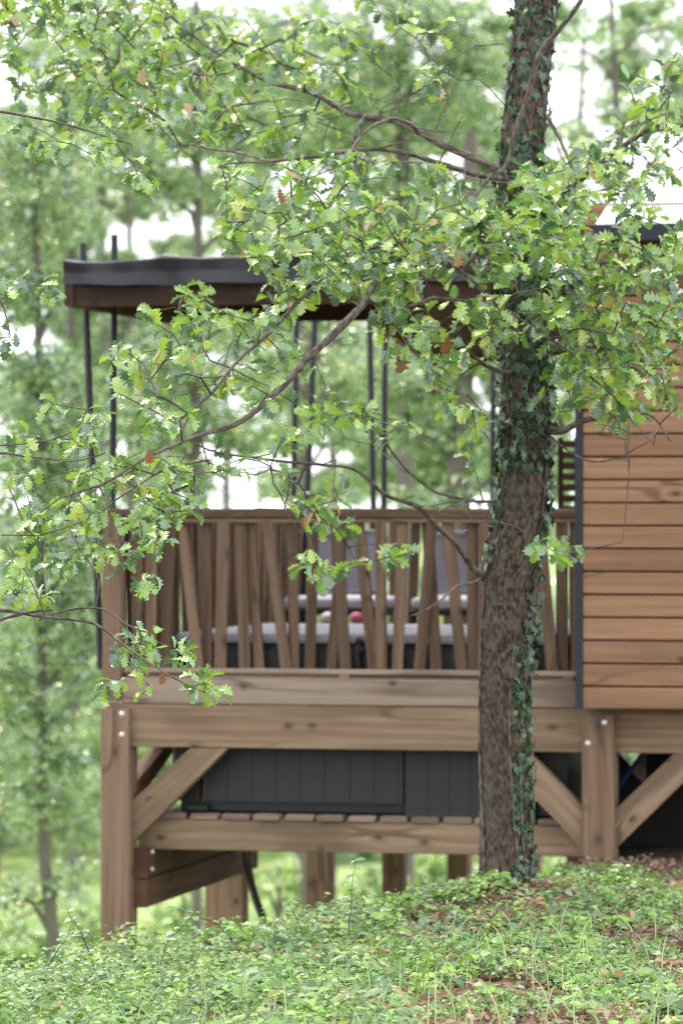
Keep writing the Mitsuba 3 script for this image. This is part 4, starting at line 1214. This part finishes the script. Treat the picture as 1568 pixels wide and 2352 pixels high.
# ------------------------------------------------------------------ undergrowth in front
UGC = [(.16, .31, .07), (.24, .42, .07), (.10, .21, .08), (.17, .28, .14), (.33, .41, .13), (.34, .20, .11)]
UGP = [.3, .26, .2, .16, .06, .02]
r = np.random.default_rng(21)
n = 16500
UY = 11.0 + 14.7 * r.random(n) ** .9
UX = (r.random(n) * 2 - 1) * (CX / F * UY * 1.12)
hm = .05 + .10 * sstep(1.1, -1.0, UX) * sstep(13.5, 18, UY) + .05 * sstep(15, 12, UY)
pat = meshkit.fbm(np.stack([UX * 1.9, UY * 1.3, 0 * UX], 1), 3, 12)
keep = r.random(n) < np.where(UX + .25 * (pat - .5) > .2, .07 + .6 * sstep(.47, .64, pat), .3 + 1.0 * sstep(.3, .6, pat))
keep |= UY < 13.2
keep |= (np.hypot(UX - .85, UY - 20.6) < 1.4) & (r.random(n) < .42)
keep &= ~((UX > 1.25) & (UY > 23.4))
UX, UY, hm, pat = UX[keep], UY[keep], hm[keep], pat[keep]
n = len(UX)
hs = hm * (.2 + 1.5 * pat) * r.uniform(.15, 1.25, n) * np.where(r.random(n) < .04, 1.5, 1)
top = np.stack([UX, UY, gz(UX, UY) + hs + .012], 1)
lean = r.normal(0, .35, (n, 2))
K = 7
kk = np.tile(np.arange(K), n); ii = np.repeat(np.arange(n), K)
az = kk * 2.4 + np.repeat(r.random(n) * 6.28, K) + r.normal(0, .3, n * K)
dd = np.stack([np.cos(az), np.sin(az), r.normal(-.05, .22, n * K)], 1)
P_ = top[ii] + np.stack([dd[:, 0] * .012, dd[:, 1] * .012, -hs[ii] * .11 * kk], 1)
P_[:, :2] += lean[ii] * (hs[ii] * (1 - .11 * kk))[:, None]
szs = (r.gamma(6, .0057, n) * (1 + .35 * sstep(15, 12, UY))).clip(.018, .10)
R_ = frames(n * K, dd, r.normal(0, .3, (n * K, 3)) + [0, -.15, 1], r.normal(0, .25, n * K))
near = np.clip((14.2 - UY + .8 * (pat - .5)) / 1.4, 0, 1)[:, None]
cs = (rcol(r, n, UGC, UGP, .22) * (1 - near) + rcol(r, n, [(.25, .42, .08), (.32, .50, .09), (.19, .33, .09)], [.4, .4, .2]) * near)[ii] * r.uniform(.85, 1.12, (n * K, 1))
put('undergrowth', leaf_ply(leaf_mesh(OVAL, P_, R_, szs[ii] * r.uniform(.75, 1.2, n * K), cs, r.integers(0, 3, n * K)), 'leaf_low'))
labels['undergrowth'] = {'kind': 'stuff', 'label': 'low green bramble and ground leaves covering the slope', 'category': 'undergrowth'}
# fallen leaves on the soil
n = 15000
UY = 11.5 + 13 * r.random(n) ** .8; UX = (r.random(n) * 2 - 1) * (CX / F * UY * 1.1)
P_ = np.stack([UX, UY, gz(UX, UY) + .008 + .03 * r.random(n)], 1)
R_ = frames(n, r.normal(0, 1, (n, 3)) * [1, 1, .2], r.normal(0, .35, (n, 3)) + [0, 0, 1], r.normal(0, .4, n))
LIT = [(.33, .23, .17), (.26, .17, .12), (.40, .30, .235), (.17, .11, .08), (.44, .35, .28), (.3, .14, .07)]
put('leaf_litter', leaf_ply(leaf_mesh([OAK[0], OAK[2]], P_, R_, r.uniform(.02, .06, n), rcol(r, n, LIT, [.25, .2, .2, .15, .15, .05])), 'leaf_dry'))
labels['leaf_litter'] = {'kind': 'stuff', 'label': 'dry brown fallen leaves between the ground plants', 'category': 'leaf litter'}
# grass blades and bramble stems
n = 1300
gb = []
UY = 11.2 + 8 * r.random(n) ** 1.5; UX = (r.random(n) * 2 - 1) * (CX / F * UY * 1.1)
g0 = np.stack([UX, UY, gz(UX, UY)], 1)
hg = r.uniform(.08, .26, n); ln = r.normal(0, .5, (n, 2)) * hg[:, None]
ts = np.linspace(0, 1, 5)
C = g0[:, None] + np.stack([ln[:, :1] * ts ** 2, ln[:, 1:] * ts ** 2, hg[:, None] * (ts - .25 * ts ** 3)], -1)
wd = unit(np.array([1.0, .2, 0])) * (.0028 * (1 - ts ** 2) + .0004)[None, :, None] * np.where(r.random(n) < .5, 1, -1)[:, None, None]
GVv = np.concatenate([C - wd, C + wd], 1)
f = []
for q in range(4):
    f += [(q, q + 5, q + 1), (q + 1, q + 5, q + 6)]
GFf = (np.array(f)[None] + (np.arange(n) * 10)[:, None, None]).reshape(-1, 3)
gc = np.repeat(rcol(r, n, [(.20, .34, .08), (.28, .40, .11), (.42, .38, .22)], [.55, .37, .08]), 10, 0)
put('grass', mikit.ply((GVv.reshape(-1, 3), GFf), 'leaf', smooth=True, color=gc))
labels['grass'] = {'kind': 'stuff', 'label': 'thin grass blades growing through the ground plants', 'category': 'grass'}


def shoot(label, x, y, Y, length, dirx, seed):
    """a bramble shoot: arching stem with small leaves, each its own mesh"""
    r = np.random.default_rng(seed)
    key = thing('bramble_shoot', label, 'plant', 'bramble shoots rising over the slope')
    b = at(x, y, Y); b[2] = gz(b[0], b[1]) - .02
    tip = at(x, y, Y)
    q = np.linspace(0, 1, 14)[:, None]
    mid = b + (tip - b) * q + np.array([dirx, .1 * r.normal(), 0]) * length * q ** 2 - np.array([0, 0, .25]) * abs(dirx) * length * q ** 3
    mid += r.normal(0, .004, mid.shape) * (q > 0)
    V, Fc, UV = tube(mid, np.linspace(.0035, .0014, 14), 5)
    put('stem', mikit.ply((V, Fc), 'bark_limb', smooth=True, uv=UV), key)
    plys = {}
    for i in range(3, 14):
        for s in (-1, 1):
            k = (int(r.integers(3)), int(r.integers(4)))
            if k not in plys:
                plys[k] = mikit.ply(OVAL[k[0]], 'leaf', smooth=True, color=np.tile(np.array(UGC[k[1]]), (len(OVAL[0][0]), 1)))
            d = np.array([[s * r.uniform(.4, 1), r.normal(0, .5), r.uniform(-.3, .3)]])
            Rl = frames(1, d, r.normal(0, .3, (1, 3)) + [0, -.2, 1], np.zeros(1))[0]
            put('leaf', {**plys[k], 'to_world': mat4(Rl, mid[i], r.uniform(.028, .055))}, key)


for q, (x, y, Y, ln_, dx, lab) in enumerate((
        (560, 2050, 19.2, .35, -.9, 'long arching bramble shoot before the hose'), (360, 2075, 18.8, .3, .6, 'bramble shoot reaching toward the corner post'),
        (800, 1975, 19.5, .1, .3, 'upright leafy shoot left of the oak trunk'), (1120, 2000, 19.5, .45, .8, 'thin shoot crossing the foot of the oak trunk'),
        (700, 2060, 19.3, .2, -.4, 'leafy shoot under the middle posts'), (90, 2130, 17.6, .25, .5, 'bramble shoot at the lower left slope edge'),
        (220, 2080, 18.5, .25, -.5, 'bramble shoot in front of the corner post foot'), (1410, 1985, 21.5, .1, .5, 'small pale sprig at the dark space under the cabin'))):
    shoot(lab, x, y, Y, ln_, dx, 300 + q)
